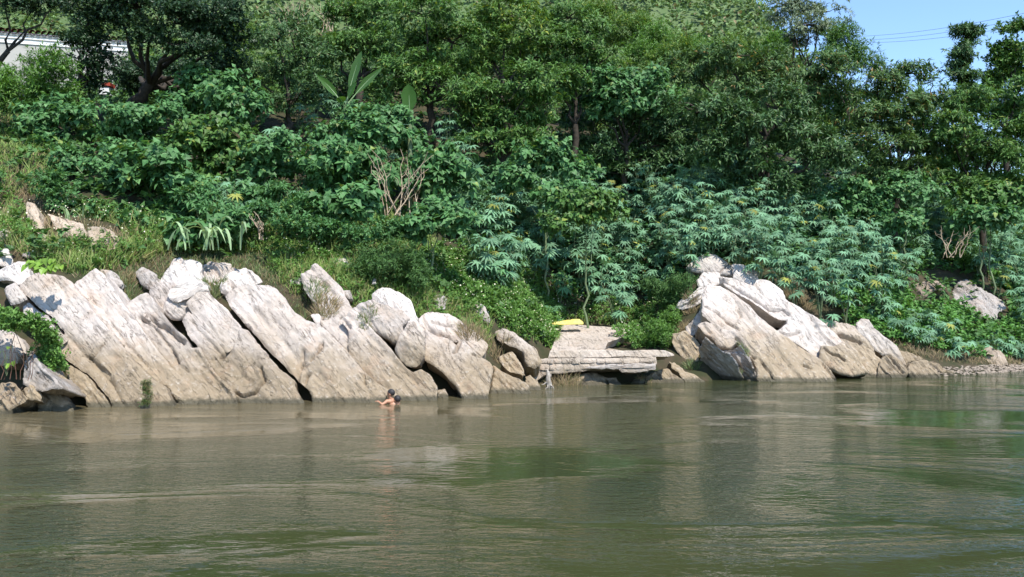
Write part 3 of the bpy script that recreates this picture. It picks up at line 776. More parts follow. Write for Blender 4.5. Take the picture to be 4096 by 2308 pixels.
RK('rock_slab', 'jutting tan slab along the lower left of the big right rock', F4,
   [(343,602),(390,580),(442,590),(562,650),(682,732),(762,842),(852,952),(882,1002),(762,1002),(742,902),(702,802),(602,702),(542,752),(482,742),(432,682),(380,652)],
   .85, 1.6, .09, 1.3, .06, .3, mat='rock', tilt=56, cracks=[([(600,690),(640,740),(720,830)], .12, .05), ([(760,840),(850,960)], .08, .04)], grow=0.05, edge=.55)
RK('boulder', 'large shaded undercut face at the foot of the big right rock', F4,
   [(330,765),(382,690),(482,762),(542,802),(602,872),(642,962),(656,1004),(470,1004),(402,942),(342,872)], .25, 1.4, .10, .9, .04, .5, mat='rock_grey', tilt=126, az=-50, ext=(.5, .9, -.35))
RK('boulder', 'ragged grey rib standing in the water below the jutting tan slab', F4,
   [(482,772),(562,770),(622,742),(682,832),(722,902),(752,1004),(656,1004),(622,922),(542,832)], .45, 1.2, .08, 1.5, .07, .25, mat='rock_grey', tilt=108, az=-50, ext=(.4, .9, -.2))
RK('rock_slab', 'crumpled white fold of rock on the left flank of the big right rock', F4,
   [(178,485),(202,440),(262,400),(332,342),(402,310),(412,332),(372,402),(352,452),(282,482),(222,492)], .60, 1.0, .08, 1.8, .08, .14, mat='rock_white', tilt=60, az=-15, bed=(1, -.6))
RK('boulder', 'tan overhanging knob below the crumpled fold of the big right rock', F4,
   [(240,612),(292,560),(332,502),(362,480),(384,560),(346,592),(302,682),(258,682)], .60, 1.2, .10, 1.2, .05, .3, mat='rock', tilt=70, az=-25, facet=.3)
RK('boulder', 'tan weathered base between the landing and the shaded undercut face', F4,
   [(150,660),(240,640),(290,690),(340,735),(340,900),(402,962),(470,1004),(250,1002),(240,850),(160,760)], .25, 1.0, .12, 1.3, .05, .35, mat='rock_tan', tilt=64, az=-20)
RK('boulder', 'rounded buff bulge low in the water right of the smooth front slab', F4,
   [(1182,832),(1190,752),(1272,757),(1332,722),(1422,782),(1452,862),(1492,922),(1402,942),(1302,922),(1212,882)], .72, 1.3, .18, .9, .04, .4, mat='rock', tilt=58, cracks=[([(1200,760),(1240,800),(1310,820),(1340,850)], .10, .04)], grow=0.06, edge=.55)
RK('boulder', 'broad buff hollowed mass behind the rounded bulge of the big right rock', F4,
   [(1210,592),(1282,580),(1342,590),(1402,602),(1432,650),(1532,752),(1542,802),(1592,852),(1592,978),(1452,964),(1402,944),(1492,922),(1452,850),(1402,762),(1282,682),(1222,642)], .50, 1.4, .14, 1.4, .06, .35, mat='rock', tilt=54, cracks=[([(1310,660),(1390,690),(1450,720)], .12, .06)], grow=0.07, edge=.55)
RK('rock_slab', 'bright white pointed ridge at the right end of the big rock', F4,
   [(1430,642),(1430,590),(1460,568),(1502,570),(1532,622),(1602,682),(1692,742),(1762,882),(1702,832),(1642,792),(1602,802),(1542,742),(1482,682)], .72, 1.2, .12, .9, .05, .35, mat='rock_white', tilt=52, grow=0.05, edge=.55)
RK('boulder', 'fissured buff foot stone below the bright white pointed ridge', F4,
   [(1592,852),(1652,802),(1702,832),(1762,892),(1772,932),(1702,970),(1582,982)], .55, 1.0, .10, 1.3, .06, .25, mat='rock', tilt=58, cracks=[([(1600,740),(1680,850),(1750,930)], .1, .05)], grow=0.06, edge=.55)
RK('boulder', 'pale low snout of rock at the tail of the big right rock', F4,
   [(1762,892),(1802,852),(1872,830),(1922,840),(1982,902),(2042,942),(2042,978),(1942,980),(1852,946),(1772,940)], .50, .9, .10, 1.3, .05, .3, mat='rock', tilt=60, facet=.2)
RK('boulder', 'flat tan rock shelf behind the low snout at the right shore', F4,
   [(1702,772),(1802,790),(1922,838),(1982,852),(2032,902),(2102,922),(2052,942),(1982,897),(1902,835),(1802,845),(1762,872)], .30, .8, .08, 1.0, .04, .3, mat='rock_tan', tilt=48)
RK('boulder', 'brown pitted rock in the greenery above the right shore, left of the grey crag', F4,
   [(1788,335),(1850,290),(1932,258),(1992,275),(2052,312),(2042,342),(1962,352),(1882,392),(1820,402)], .85, .9, .12, 1.5, .06, .25, mat='rock_brown', facet=.4)
RK('rock_crag', 'grey jagged crag in the greenery above the right shore', F4,
   [(2092,335),(2130,280),(2182,262),(2217,290),(2252,330),(2332,370),(2462,410),(2472,452),(2402,482),(2402,582),(2302,542),(2202,492),(2130,492),(2100,402)], .95, 1.2, .12, 1.7, .08, .3, mat='rock_grey', facet=.3)
RK('boulder', 'brown lone boulder at the gravel shore on the right', F4,
   [(2278,805),(2290,742),(2332,722),(2402,752),(2462,792),(2482,832),(2432,872),(2352,864),(2300,852)], .45, .9, .14, 1.3, .05, .3, mat='rock_brown', facet=.4)

# surfaces that small plants can stand on: rocks and the bank
from mathutils.bvhtree import BVHTree
def solid_tree():
    vs_, fs_, o_ = [], [], 0
    for ob in list(exec_rocks) + [terrain]:
        if ob is None: continue
        me = ob.data
        v = np.empty(len(me.vertices) * 3, np.float32); me.vertices.foreach_get('co', v)
        v = v.reshape(-1, 3) + np.array(ob.location)
        lt = np.empty(len(me.loops), np.int32); me.loops.foreach_get('vertex_index', lt)
        st_ = np.empty(len(me.polygons), np.int32); me.polygons.foreach_get('loop_start', st_)
        tt_ = np.empty(len(me.polygons), np.int32); me.polygons.foreach_get('loop_total', tt_)
        for k in (3, 4):
            s_ = st_[tt_ == k]
            if len(s_): fs_.extend((lt[s_[:, None] + np.arange(k)] + o_).tolist())
        vs_.extend(v.tolist()); o_ += len(v)
    return BVHTree.FromPolygons(vs_, fs_)
SOLID = solid_tree()
def seen(px, py):
    """first rock or ground point behind a pixel of the photograph"""
    d = ray(px, py)
    r = SOLID.ray_cast(Vector((0, 0, CAM_H)), Vector(d))
    return np.array(r[0]) if r[0] is not None else hit(px, py)[0]
def drop(P, up=.5, down=1.2):
    """set points down on whatever lies below them; the second value says which found something"""
    ok = np.zeros(len(P), bool); Q = P.copy()
    for k in range(len(P)):
        r = SOLID.ray_cast(Vector(P[k] + np.array([0, 0, up])), Vector((0, 0, -1)), up + down)
        if r[0] is not None: Q[k] = r[0]; ok[k] = True
    return Q, ok
# ------------------------------------------------------------------ leaves
def leaf_lance(w=.27, droop=.16):
    V = [(0, 0, 0), (-w * .42, .32, .02), (0, .34, -.02), (w * .42, .32, .02), (-w * .5, .62, -droop * .35), (0, .64, -droop * .5), (w * .5, .62, -droop * .35), (0, 1, -droop * 1.4)]
    F = [(0, 2, 1), (0, 3, 2), (1, 2, 5), (1, 5, 4), (2, 3, 6), (2, 6, 5), (4, 5, 7), (5, 6, 7)]
    return np.array(V, float), np.array(F)
def leaf_simple(w=.5, fold=.10, droop=.1):
    V = [(0, 0, 0), (-w * .5, .45, fold), (0, .5, 0), (w * .5, .45, fold), (0, 1, -droop)]
    F = [(0, 2, 1), (0, 3, 2), (1, 2, 4), (2, 3, 4)]
    return np.array(V, float), np.array(F)
def leaf_heart(w=.74, fold=.10, droop=.22):
    V = [(0, .04, 0), (-w * .34, -.08, fold * .5), (-w * .5, .26, fold), (-w * .33, .62, fold * .3 - droop * .3), (0, 1, -droop), (w * .33, .62, fold * .3 - droop * .3), (w * .5, .26, fold), (w * .34, -.08, fold * .5), (0, .42, -.02)]
    F = [(0, 1, 8), (1, 2, 8), (2, 3, 8), (3, 4, 8), (4, 5, 8), (5, 6, 8), (6, 7, 8), (7, 0, 8)]
    F = [(a, c, b) for a, b, c in F]
    return np.array(V, float), np.array(F)
def leaf_blade(w=.05, droop=.35):
    V = [(-w * .5, 0, 0), (w * .5, 0, 0), (-w * .45, .45, -droop * .12), (w * .45, .45, -droop * .12), (-w * .3, .78, -droop * .5), (w * .3, .78, -droop * .5), (0, 1, -droop)]
    F = [(0, 1, 3), (0, 3, 2), (2, 3, 5), (2, 5, 4), (4, 5, 6)]
    return np.array(V, float), np.array(F)
def leaf_palm(rg, lobes=8):
    """seven- to nine-fingered star leaf, stalk joined near the middle; radius about 1"""
    V, F = [(0, 0, 0)], []
    angs = np.linspace(-2.45, 2.45, lobes) + rg.uniform(-.08, .08, lobes)
    val = np.concatenate([[angs[0] - .28], (angs[1:] + angs[:-1]) / 2, [angs[-1] + .28]])
    P = lambda a, r, z: (math.sin(a) * r, math.cos(a) * r, z)
    for v in val: V.append(P(v, .30, -.02))
    for k, a in enumerate(angs):
        L = (.62 + .38 * math.cos(a * .55)) * rg.uniform(.9, 1.1)
        dz = rg.uniform(.16, .34)
        w = .16
        b = len(V)
        V += [P(a - w * .55 / max(L * .6, .3), L * .60, -dz * .30), P(a, L * .58, -dz * .22 - .035), P(a + w * .55 / max(L * .6, .3), L * .60, -dz * .30), P(a, L, -dz * 1.1)]
        v0, v1 = 1 + k, 2 + k
        F += [(0, b + 1, b), (0, b, v0), (0, v1, b + 2), (0, b + 2, b + 1), (b, b + 1, b + 3), (b + 1, b + 2, b + 3)]
    V = np.array(V, float)
    F = np.array(F)
    # faces look up
    n = np.cross(V[F[:, 1]] - V[F[:, 0]], V[F[:, 2]] - V[F[:, 0]])
    F[n[:, 2] < 0] = F[n[:, 2] < 0][:, ::-1]
    return V, F

def frames(D, U):
    """rotation matrices: local y along D, local z near U"""
    D = norm(D)
    X = norm(np.cross(D, U))
    Z = np.cross(X, D)
    return np.stack([X, D, Z], -1)

def stamp(tpl, P, Rm, S):
    """copies of a template: positions P (n,3), rotations (n,3,3), sizes S (n,) or (n,3)"""
    V, F = tpl
    S = np.asarray(S, float)
    if S.ndim == 1: S = S[:, None]
    W = np.einsum('nij,nkj->nki', Rm, V[None] * S[:, None, :]) + P[:, None]
    k = len(V)
    FF = F[None] + (np.arange(len(P)) * k)[:, None, None]
    return W.reshape(-1, 3), FF.reshape(-1, F.shape[1])

def merge(parts):
    Vs, Fs, o = [], [], 0
    for V, F in parts:
        Vs.append(V); Fs.append(F + o); o += len(V)
    return np.concatenate(Vs), np.concatenate(Fs)

def rand_dirs(n, rg):
    v = rg.normal(size=(n, 3))
    return norm(v)

def rosettes(P, A, n, ln, wscale, tpl, rg, spread=(0.1, 1.0), droop=.35, up=.5):
    """n leaves around each point; A is the twig axis"""
    m = len(P)
    A = norm(A)
    h = np.where(np.abs(A[:, 2:]) < .9, np.array([[0, 0, 1.0]]), np.array([[1.0, 0, 0]]))
    X = norm(np.cross(A, h)); Y = np.cross(A, X)
    az = rg.uniform(0, 2 * math.pi, (m, n)) 
    el = rg.uniform(spread[0], spread[1], (m, n))
    D = (np.cos(az)[..., None] * X[:, None] + np.sin(az)[..., None] * Y[:, None]) * np.sin(el)[..., None] * 1.2 + A[:, None] * np.cos(el)[..., None]
    D[..., 2] -= rg.uniform(.3, 1.2, (m, n)) * droop
    D = D.reshape(-1, 3)
    U = np.repeat(A, n, 0) * .6 + np.array([0, -.15, up]) + rg.normal(0, .28, (m * n, 3))
    Q = np.repeat(P, n, 0) + norm(D) * ln * .12 + rg.normal(0, ln * .10, (m * n, 3))
    S = np.stack([np.full(m * n, wscale), np.ones(m * n), np.ones(m * n)], -1) * (ln * rg.uniform(.65, 1.2, m * n))[:, None]
    return stamp(tpl, Q, frames(D, U), S)

def tube(pts, rad, k=6):
    pts = np.asarray(pts, float)
    n = len(pts)
    rad = np.broadcast_to(np.asarray(rad, float), (n,))
    T = norm(np.gradient(pts, axis=0))
    h = np.where(np.abs(T[:, 2:]) < .9, np.array([[0, 0, 1.0]]), np.array([[1.0, 0, 0]]))
    X = norm(np.cross(T, h)); Y = np.cross(T, X)
    a = np.arange(k) / k * 2 * math.pi
    V = pts[:, None] + rad[:, None, None] * (np.cos(a)[None, :, None] * X[:, None] + np.sin(a)[None, :, None] * Y[:, None])
    i = np.arange(n * k).reshape(n, k)
    j = np.roll(i, -1, 1)
    F = np.stack([i[:-1], j[:-1], j[1:], i[1:]], -1).reshape(-1, 4)
    return V.reshape(-1, 3), F

def limb(a, b, r0, r1, rg, wob=.12, n=6, k=6):
    a, b = np.asarray(a, float), np.asarray(b, float)
    t = np.linspace(0, 1, n)
    p = a + (b - a) * t[:, None] + rg.normal(0, wob, (n, 3)) * np.sin(t * math.pi)[:, None]
    return tube(p, r0 + (r1 - r0) * t, k)

LANCE = leaf_simple(.29, .05, .22)
def leaf_ovate(w=.78, fold=.10, droop=.24):
    V = [(0, 0, 0), (-w * .5, .30, fold), (0, .45, 0), (w * .5, .30, fold), (0, 1, -droop)]
    return np.array(V, float), np.array([(0, 2, 1), (0, 3, 2), (1, 2, 4), (2, 3, 4)])
OVATE = leaf_ovate()
SIMPLE, HEART = leaf_simple(), leaf_heart()
NARROW = leaf_simple(.26, .05, .2)

# ------------------------------------------------------------------ trees and shrubs
def plant(name, label, cat, blobs, Y=None, by=None, leaf='lance', mat='mango', dens=1.0, trunk=.12, group=None, bark='bark',
          limbs=True, rootpx=None, cut=.55, parts=('crown', 'trunk'), size=1.0):
    """blobs: crown lobes (px, py, rx, ry[, dy]) measured on the photograph; the plant stands on the ground at depth Y (or where pixel row `by` meets it)"""
    _seed[0] += 7
    rg = np.random.default_rng(_seed[0])
    px0 = rootpx if rootpx is not None else float(np.mean([b[0] for b in blobs]))
    if Y is None: Y = float(hit(px0, by)[0][1])
    root = at(px0, 700, Y); root[2] = float(ground(root[0], root[1])) - .1
    if 'hill' in (group or ''): root[2] = max(root[2], float(hill_z(root[0], root[1]))) 
    E = empty(name, root, label, cat, group)
    Vf, wood = [], []
    fork = root + (np.mean([at(b[0], b[1] + b[3] * .5, Y) for b in blobs], axis=0) - root) * .55
    if trunk:
        wood.append(limb(root, fork, trunk, trunk * .7, rg, .08, 7, 8))
    for b in blobs:
        dy = b[4] if len(b) > 4 else rg.uniform(-.8, .8)
        c = at(b[0], b[1], Y + dy)
        sc = (Y + dy) / FOC
        rx, rz = b[2] * sc, b[3] * sc
        ryd = min(rx, rz * 1.3) * .9
        rad = np.array([rx, ryd, rz]) * .86
        if trunk and limbs:
            wood.append(limb(fork, c + [0, 0, -.15 * rz], trunk * .42, trunk * .12, rg, .15, 6, 6))
        # branch ends: small shoots on and inside the lobe, denser outside
        vol = rx * rz
        nsub = int(max(6, 13 * dens * vol ** .8))
        d = rand_dirs(nsub * 2, rg)
        d = d[d[:, 1] < cut][:nsub]
        rr = rg.uniform(.35, 1.0, len(d)) ** .6
        sub = c + d * rad * rr[:, None] * (1 + .15 * rg.normal(size=(len(d), 1)))
        if trunk and limbs:
            for q in sub[:: max(1, len(sub) // 7)]:
                wood.append(limb(c + [0, 0, -.15 * rz], q, trunk * .17, trunk * .05, rg, .06, 4, 4))
        sr = .31 * min(rx, rz) / max(nsub, 1) ** .22 + .14 * min(1, size)
        if leaf == 'lance':
            nr = int(10 * dens + 3)
            P = np.repeat(sub, nr, 0) + rg.normal(0, 1, (len(sub) * nr, 3)) * np.array([sr, sr, sr * .36])
            A = np.repeat(d, nr, 0) * .7 + np.array([0, -.15, .75]) + rg.normal(0, .35, P.shape)
            Vf.append(rosettes(P, A, 10, .26 * size, 1.0, LANCE, rg, (.35, 1.45), .45))
        elif leaf == 'heart':
            nr = int(11 * dens + 3)
            P = np.repeat(sub, nr, 0) + rg.normal(0, 1, (len(sub) * nr, 3)) * np.array([sr * 1.1, sr, sr * .5])
            A = np.repeat(d, nr, 0) * .8 + np.array([0, -.3, .6]) + rg.normal(0, .35, P.shape)
            Vf.append(rosettes(P, A, 6,   .25 * size, 1.0, OVATE, rg, (.7, 1.6), .75, .6))
        elif leaf == 'small':
            nr = int(21 * dens + 4)
            P = np.repeat(sub, nr, 0) + rg.normal(0, 1, (len(sub) * nr, 3)) * np.array([sr, sr, sr * .6])
            A = np.repeat(d, nr, 0) * .6 + np.array([0, -.1, .7]) + rg.normal(0, .5, P.shape)
            Vf.append(rosettes(P, A, 8, .15 * size, 1.0, SIMPLE, rg, (.3, 1.6), .3))
        elif leaf == 'fine':
            nr = int(22 * dens + 5)
            P = np.repeat(sub, nr, 0) + rg.normal(0, 1, (len(sub) * nr, 3)) * np.array([sr, sr, sr * .8])
            A = np.repeat(d, nr, 0) * .5 + np.array([0, -.1, .8]) + rg.normal(0, .5, P.shape)
            Vf.append(rosettes(P, A, 7, .20 * size, .9, NARROW, rg, (.2, 1.4), .25))
    V, F = merge(Vf)
    o = add(parts[0], mesh_data(parts[0], V - root, F, M[mat], False), E)
    o['kind'] = 'stuff'
    if wood:
        V, F = merge(wood)
        add(parts[1], mesh_data(parts[1], V - root, F, M[bark], True), E)
    return E

ORD = ['leftmost', 'second from the left', 'third from the left', 'fourth from the left', 'fifth from the left', 'sixth from the left', 'seventh from the left', 'eighth from the left', 'ninth from the left', 'tenth from the left', 'eleventh from the left', 'twelfth from the left']
T = 'trees on the slope behind the river bank'
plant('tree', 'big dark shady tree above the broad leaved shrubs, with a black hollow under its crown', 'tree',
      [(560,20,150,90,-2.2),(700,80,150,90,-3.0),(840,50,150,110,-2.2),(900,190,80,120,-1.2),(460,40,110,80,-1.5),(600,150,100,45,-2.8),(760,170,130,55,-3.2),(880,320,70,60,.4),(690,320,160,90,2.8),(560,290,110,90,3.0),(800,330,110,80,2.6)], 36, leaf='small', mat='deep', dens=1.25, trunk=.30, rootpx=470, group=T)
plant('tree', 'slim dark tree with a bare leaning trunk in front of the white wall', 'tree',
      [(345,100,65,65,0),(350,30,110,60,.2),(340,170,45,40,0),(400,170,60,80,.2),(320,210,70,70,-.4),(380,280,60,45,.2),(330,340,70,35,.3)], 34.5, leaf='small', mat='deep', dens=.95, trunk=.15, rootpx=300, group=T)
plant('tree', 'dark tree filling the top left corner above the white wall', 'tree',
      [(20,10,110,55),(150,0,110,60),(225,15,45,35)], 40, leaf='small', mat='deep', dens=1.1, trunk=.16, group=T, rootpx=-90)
plant('shrub', 'bright green feathery bush under the white wall at the left edge', 'shrub',
      [(30,325,90,50),(150,275,75,50),(230,265,60,50),(170,330,90,60),(110,390,140,60),(-40,390,110,80),(270,390,80,50)], 33, leaf='fine', mat='bright', dens=1.2, trunk=.06, parts=('foliage', 'stems'))
plant('tree', 'dull green thin leaved tree between the dark shady tree and the bananas', 'tree',
      [(1110,150,110,85),(1230,220,120,85),(1120,300,150,75,.5),(1270,330,110,60),(1160,395,130,45,-.4),(1010,300,100,70),(1180,90,110,50,.8)], 36, leaf='lance', mat='dark', dens=.95, trunk=.14, group=T, size=.8)
plant('shrub', 'yellow green bush in the gap right of the dark shady tree', 'shrub',
      [(950,230,85,65),(1010,150,70,60),(890,300,60,40)], 41, leaf='fine', mat='mango_sun', dens=1.0, trunk=.06, parts=('foliage', 'stems'))
plant('tree', 'tall drooping leaved tree reaching the top edge right of the dry brown slope', 'tree',
      [(1500,60,130,80),(1420,170,95,75),(1570,190,120,80),(1380,40,90,60,.7),(1330,200,90,70,.4)], 39, leaf='lance', mat='mango', dens=1.05, trunk=.2, group=T)
plant('tree', 'drooping leaved tree with the darkest hollows at the top middle', 'tree',
      [(1700,50,130,90),(1810,160,130,90),(1640,290,120,90,-.5),(1760,340,130,80,-.8),(1560,370,110,65,-.6),(1720,180,90,70,1.0),(1850,290,80,70,.8)], 37, leaf='lance', mat='mango', dens=1.0, trunk=.2, group=T)
plant('tree', 'sunlit yellow green drooping tree at the top middle with a reddish tip', 'tree',
      [(2010,50,150,90),(2090,140,120,85),(1960,210,110,70),(2140,220,110,60),(1930,90,80,70,.8)], 38, leaf='lance', mat='mango_sun', dens=1.0, trunk=.2, group=T)
plant('tree', 'dense drooping tree just right of the tall upright banana leaf', 'tree',
      [(1960,380,130,95),(2110,330,120,90),(2030,470,130,70),(1850,430,100,70,.5),(2150,430,90,80,.5),(1900,520,90,60,.8),(1960,570,130,50,-.2),(2110,550,110,50,-.2)], 35.5, leaf='lance', mat='mango', dens=1.0, trunk=.18, group=T)
plant('tree', 'mid green drooping tree in the upper middle right of the sunlit one', 'tree',
      [(2260,210,120,100),(2340,120,100,80),(2220,330,110,75),(2400,240,90,70,.5),(2280,60,110,70,.6)], 38.5, leaf='lance', mat='mango', dens=1.0, trunk=.18, group=T)
plant('tree', 'broad leaved tree with large grey green leaves in tiers right of the middle', 'tree',
      [(2440,320,120,55,-.5),(2560,310,120,50,-.5),(2500,390,150,50,-.8),(2640,390,110,55,-.3),(2380,430,90,50,-.2)], 39, leaf='heart', mat='heart', dens=1.0, trunk=.15, group=T)
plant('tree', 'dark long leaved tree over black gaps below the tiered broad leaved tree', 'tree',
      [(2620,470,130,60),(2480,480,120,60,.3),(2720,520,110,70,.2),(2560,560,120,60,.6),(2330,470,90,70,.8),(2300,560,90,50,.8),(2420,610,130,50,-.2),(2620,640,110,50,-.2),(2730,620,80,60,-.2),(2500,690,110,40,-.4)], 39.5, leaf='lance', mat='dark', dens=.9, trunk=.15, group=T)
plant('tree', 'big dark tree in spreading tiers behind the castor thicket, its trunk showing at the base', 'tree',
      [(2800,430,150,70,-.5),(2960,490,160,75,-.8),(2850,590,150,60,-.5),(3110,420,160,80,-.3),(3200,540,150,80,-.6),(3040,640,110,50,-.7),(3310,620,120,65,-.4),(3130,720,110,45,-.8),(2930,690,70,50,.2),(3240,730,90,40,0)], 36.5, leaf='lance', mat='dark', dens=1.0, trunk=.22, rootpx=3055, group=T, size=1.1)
plant('tree', 'rusty tinged tree above the big dark tiered tree', 'tree',
      [(2760,270,140,75),(2900,220,140,70),(3050,260,140,80),(3200,270,130,75),(3330,270,95,70),(2980,330,150,60,-.4),(3230,350,130,60,-.3)], 39, leaf='lance', mat='rust', dens=1.0, trunk=.2, group=T)
plant('tree', 'mottled tree with orange dying leaves below the lowest stretch of sky', 'tree',
      [(3500,340,130,70),(3620,290,110,50),(3460,450,120,80),(3630,450,140,80),(3560,580,130,75),(3710,560,100,75),(3720,370,60,70),(3520,690,120,60,-.3),(3660,680,110,60,-.3),(3420,560,80,70,.2)], 38.5, leaf='lance', mat='rust', dens=1.0, trunk=.18, group=T)
plant('tree', 'light green tree at the right edge below the vine clad column', 'tree',
      [(3850,400,120,70),(3980,430,110,80),(3810,510,120,75),(3950,560,130,80),(4070,360,70,80),(3850,640,120,60),(4060,540,80,100),(4050,650,90,60),(3700,680,100,50),(3800,740,120,50,-.4),(3960,730,120,50,-.4),(4080,740,80,50,-.4)], 39, leaf='lance', mat='mango', dens=1.05, trunk=.18, group=T)
plant('tree', 'column of vines over a dead trunk standing against the sky', 'tree',
      [(3875,118,50,20),(3862,150,44,32),(3842,200,40,40),(3830,255,38,42),(3845,315,44,50),(3870,375,56,40)], 43, leaf='lance', mat='dark', dens=1.7, trunk=.22, rootpx=3860, group=T, cut=1.0, size=.95)
plant('tree', 'round topped tree at the top right edge against the sky', 'tree',
      [(4070,120,60,36),(4050,180,75,50),(4010,250,50,40),(4070,270,80,60),(3960,320,70,40)], 44, leaf='small', mat='mango', dens=1.4, trunk=.2, group=T, cut=1.0, size=1.2)
plant('tree', 'pale grey leaved tree on the skyline at the left end of the sky', 'tree',
      [(3170,20,95,55),(3290,40,80,50),(3230,90,120,55),(3340,110,50,40),(3180,140,100,50),(3130,70,60,50)], 46, leaf='lance', mat='pale', dens=1.0, trunk=.16, group=T, cut=1.0, size=.9)
plant('shrub', 'rounded fuzzy bush on the skyline below the pale grey leaved tree', 'shrub',
      [(3390,140,50,50),(3320,170,50,45),(3430,220,50,50),(3370,230,80,60),(3480,260,60,40)], 43, leaf='fine', mat='mango', dens=1.3, trunk=.08, parts=('foliage', 'stems'), cut=1.0)
for i, (bl, Y) in enumerate([([(2480,130,80,60),(2560,110,60,50)], 50), ([(2620,150,80,60),(2560,210,90,50)], 48), ([(2720,200,90,60),(2650,250,80,50)], 46), ([(2800,180,60,40),(2870,205,60,40)], 50), ([(2930,205,60,50),(2990,215,60,50)], 47), ([(3080,190,60,50),(3040,225,70,40)], 45), ([(2400,70,80,50),(2340,40,60,40)], 47)]):
    plant('shrub', ORD[(1,2,3,4,5,6,0)[i]] + ' of the seven soft bright green bushes below the far pale hill', 'shrub', bl, Y, leaf='fine', mat='bright' if i % 2 else 'mango_sun', dens=1.3, trunk=.08, parts=('foliage', 'stems'), group='bushes below the far hill', cut=1.0, size=1.1)

# a second rank of trees closes the view behind the first
BACK = [(560,300,'first'),(760,260,'second'),(960,330,'third'),(1180,260,'fourth'),(1400,240,'fifth'),(1640,180,'sixth'),(1900,190,'seventh'),(2150,230,'eighth'),(2400,290,'ninth'),(2660,340,'tenth'),(2920,350,'eleventh'),(3180,370,'twelfth')]
for k_, (x_, y_, o_) in enumerate(BACK):
    plant('tree', o_ + ' from the left of the shaded trees standing behind the front trees', 'tree',
          [(x_, y_, 130, 90), (x_ + 110, y_ + 70, 130, 90), (x_ - 60, y_ + 130, 130, 80), (x_ + 80, y_ + 200, 130, 80)], 42.5 + (k_ % 3) * 1.2, leaf='lance',
          mat=('mango', 'dark', 'mango_sun')[k_ % 3], dens=.85, trunk=.10, group='shaded trees behind the front trees', limbs=False, cut=.4)
# broad leaved shrubs on the left slope
S_ = 'broad leaved shrubs on the left slope'
for lab, bl, Y in [('leafy bush filling the background behind the mottled orange leaved tree', [(3480,420,120,90),(3390,370,90,80),(3380,470,90,80),(3600,400,110,80),(3520,560,120,90),(3640,540,110,90)], 45),
                    ('leafy bush behind the light green tree under the column of vines', [(3760,440,110,80),(3880,440,110,80),(3780,580,120,90),(3900,580,110,90),(3720,680,100,70)], 46),
                    ('leafy bush at the right edge behind the light green tree', [(4020,420,100,80),(4100,460,80,90),(4000,600,110,90),(4090,620,80,90)], 46),
                    ('leafy bush low behind the trunk of the mottled orange leaved tree', [(3500,700,110,70),(3620,710,110,70),(3560,790,110,60)], 42)]:
    plant('shrub', lab, 'shrub', bl, Y, leaf='lance', mat='mango', dens=1.0, trunk=.06, parts=('foliage', 'stems'), cut=1.0, limbs=False)
SHR = [
 ('low broad leaved shrub hiding the foot of the mottled orange leaved tree', [(3560,870,90,45),(3650,880,80,40)], 36, 'heart'),
 ('low broad leaved shrub at the foot of the light green right edge tree', [(3880,880,90,45),(3970,870,90,45)], 36.3, 'heart'),
 ('low broad leaved shrub in front of the trunk of the mottled orange leaved tree', [(3560,780,110,45),(3680,770,100,45),(3620,720,90,40)], 36.5, 'heart'),
 ('low broad leaved shrub under the light green tree at the right edge', [(3840,790,100,40),(3960,770,110,45),(4080,790,80,45)], 37, 'heart'),
 ('upright broad leaved shrub leaning out at the far left of the shrub bank', [(200,450,120,80),(330,470,90,70),(180,560,110,60),(110,480,60,50)], 31.5, 'heart'),
 ('broad leaved shrub standing just below the black hollow of the shady tree', [(480,460,130,70),(620,470,110,60),(540,550,140,60)], 31, 'heart'),
 ('broad leaved shrub with a lifted spray of leaves beneath the thin leaved tree', [(800,310,70,45,.5),(880,330,110,60,.4),(790,400,140,65),(940,410,120,70)], 33, 'heart'),
 ('big dark gapped broad leaved shrub low at the left', [(280,650,90,60),(400,690,120,70),(330,770,110,50),(480,620,110,70)], 29.2, 'heart'),
 ('broad leaved shrub over a black hollow left of the drooping reed', [(600,640,140,75),(560,750,130,60),(700,720,110,70),(660,850,110,45,-.3),(500,850,100,50,-.1)], 28.6, 'heart'),
 ('dense broad leaved shrub in the centre of the left bank', [(830,540,150,85),(740,590,120,70),(930,600,120,80),(850,690,130,60)], 30.3, 'heart'),
 ('broad leaved shrub with yellow green top below the left banana leaves', [(1020,690,110,60),(1120,640,100,60),(1060,580,110,60),(1000,780,120,50)], 29.4, 'heart'),
 ('broad leaved shrub behind the bare dead shrub', [(1300,640,120,80),(1420,600,120,80),(1500,520,120,70),(1380,730,140,70),(1560,690,90,80)], 30.2, 'heart'),
 ('broad leaved shrub wrapped round the foot of the tall upright banana leaf', [(1450,480,110,55),(1580,470,100,50),(1350,530,100,60),(1650,570,90,60)], 31.6, 'heart'),
 ('small broad leaved shrub at the right side of the bare dead shrub', [(1760,620,90,70),(1840,700,100,60),(1730,760,80,60)], 30.6, 'heart'),
 ('leafy yellow green shrub rising above the castor plants in the middle', [(2160,620,110,70),(2260,660,110,60),(2080,700,100,60),(2230,760,120,60)], 33, 'heart'),
 ('yellow green shrub over a dark gap in the middle of the castor thicket', [(2330,800,110,60),(2420,840,110,50),(2280,880,100,40)], 31.8, 'heart'),
 ('broad leaved shrub under the far end of the big dark tiered tree', [(3330,800,110,50),(3440,830,100,50),(3420,760,90,50)], 37, 'heart')]
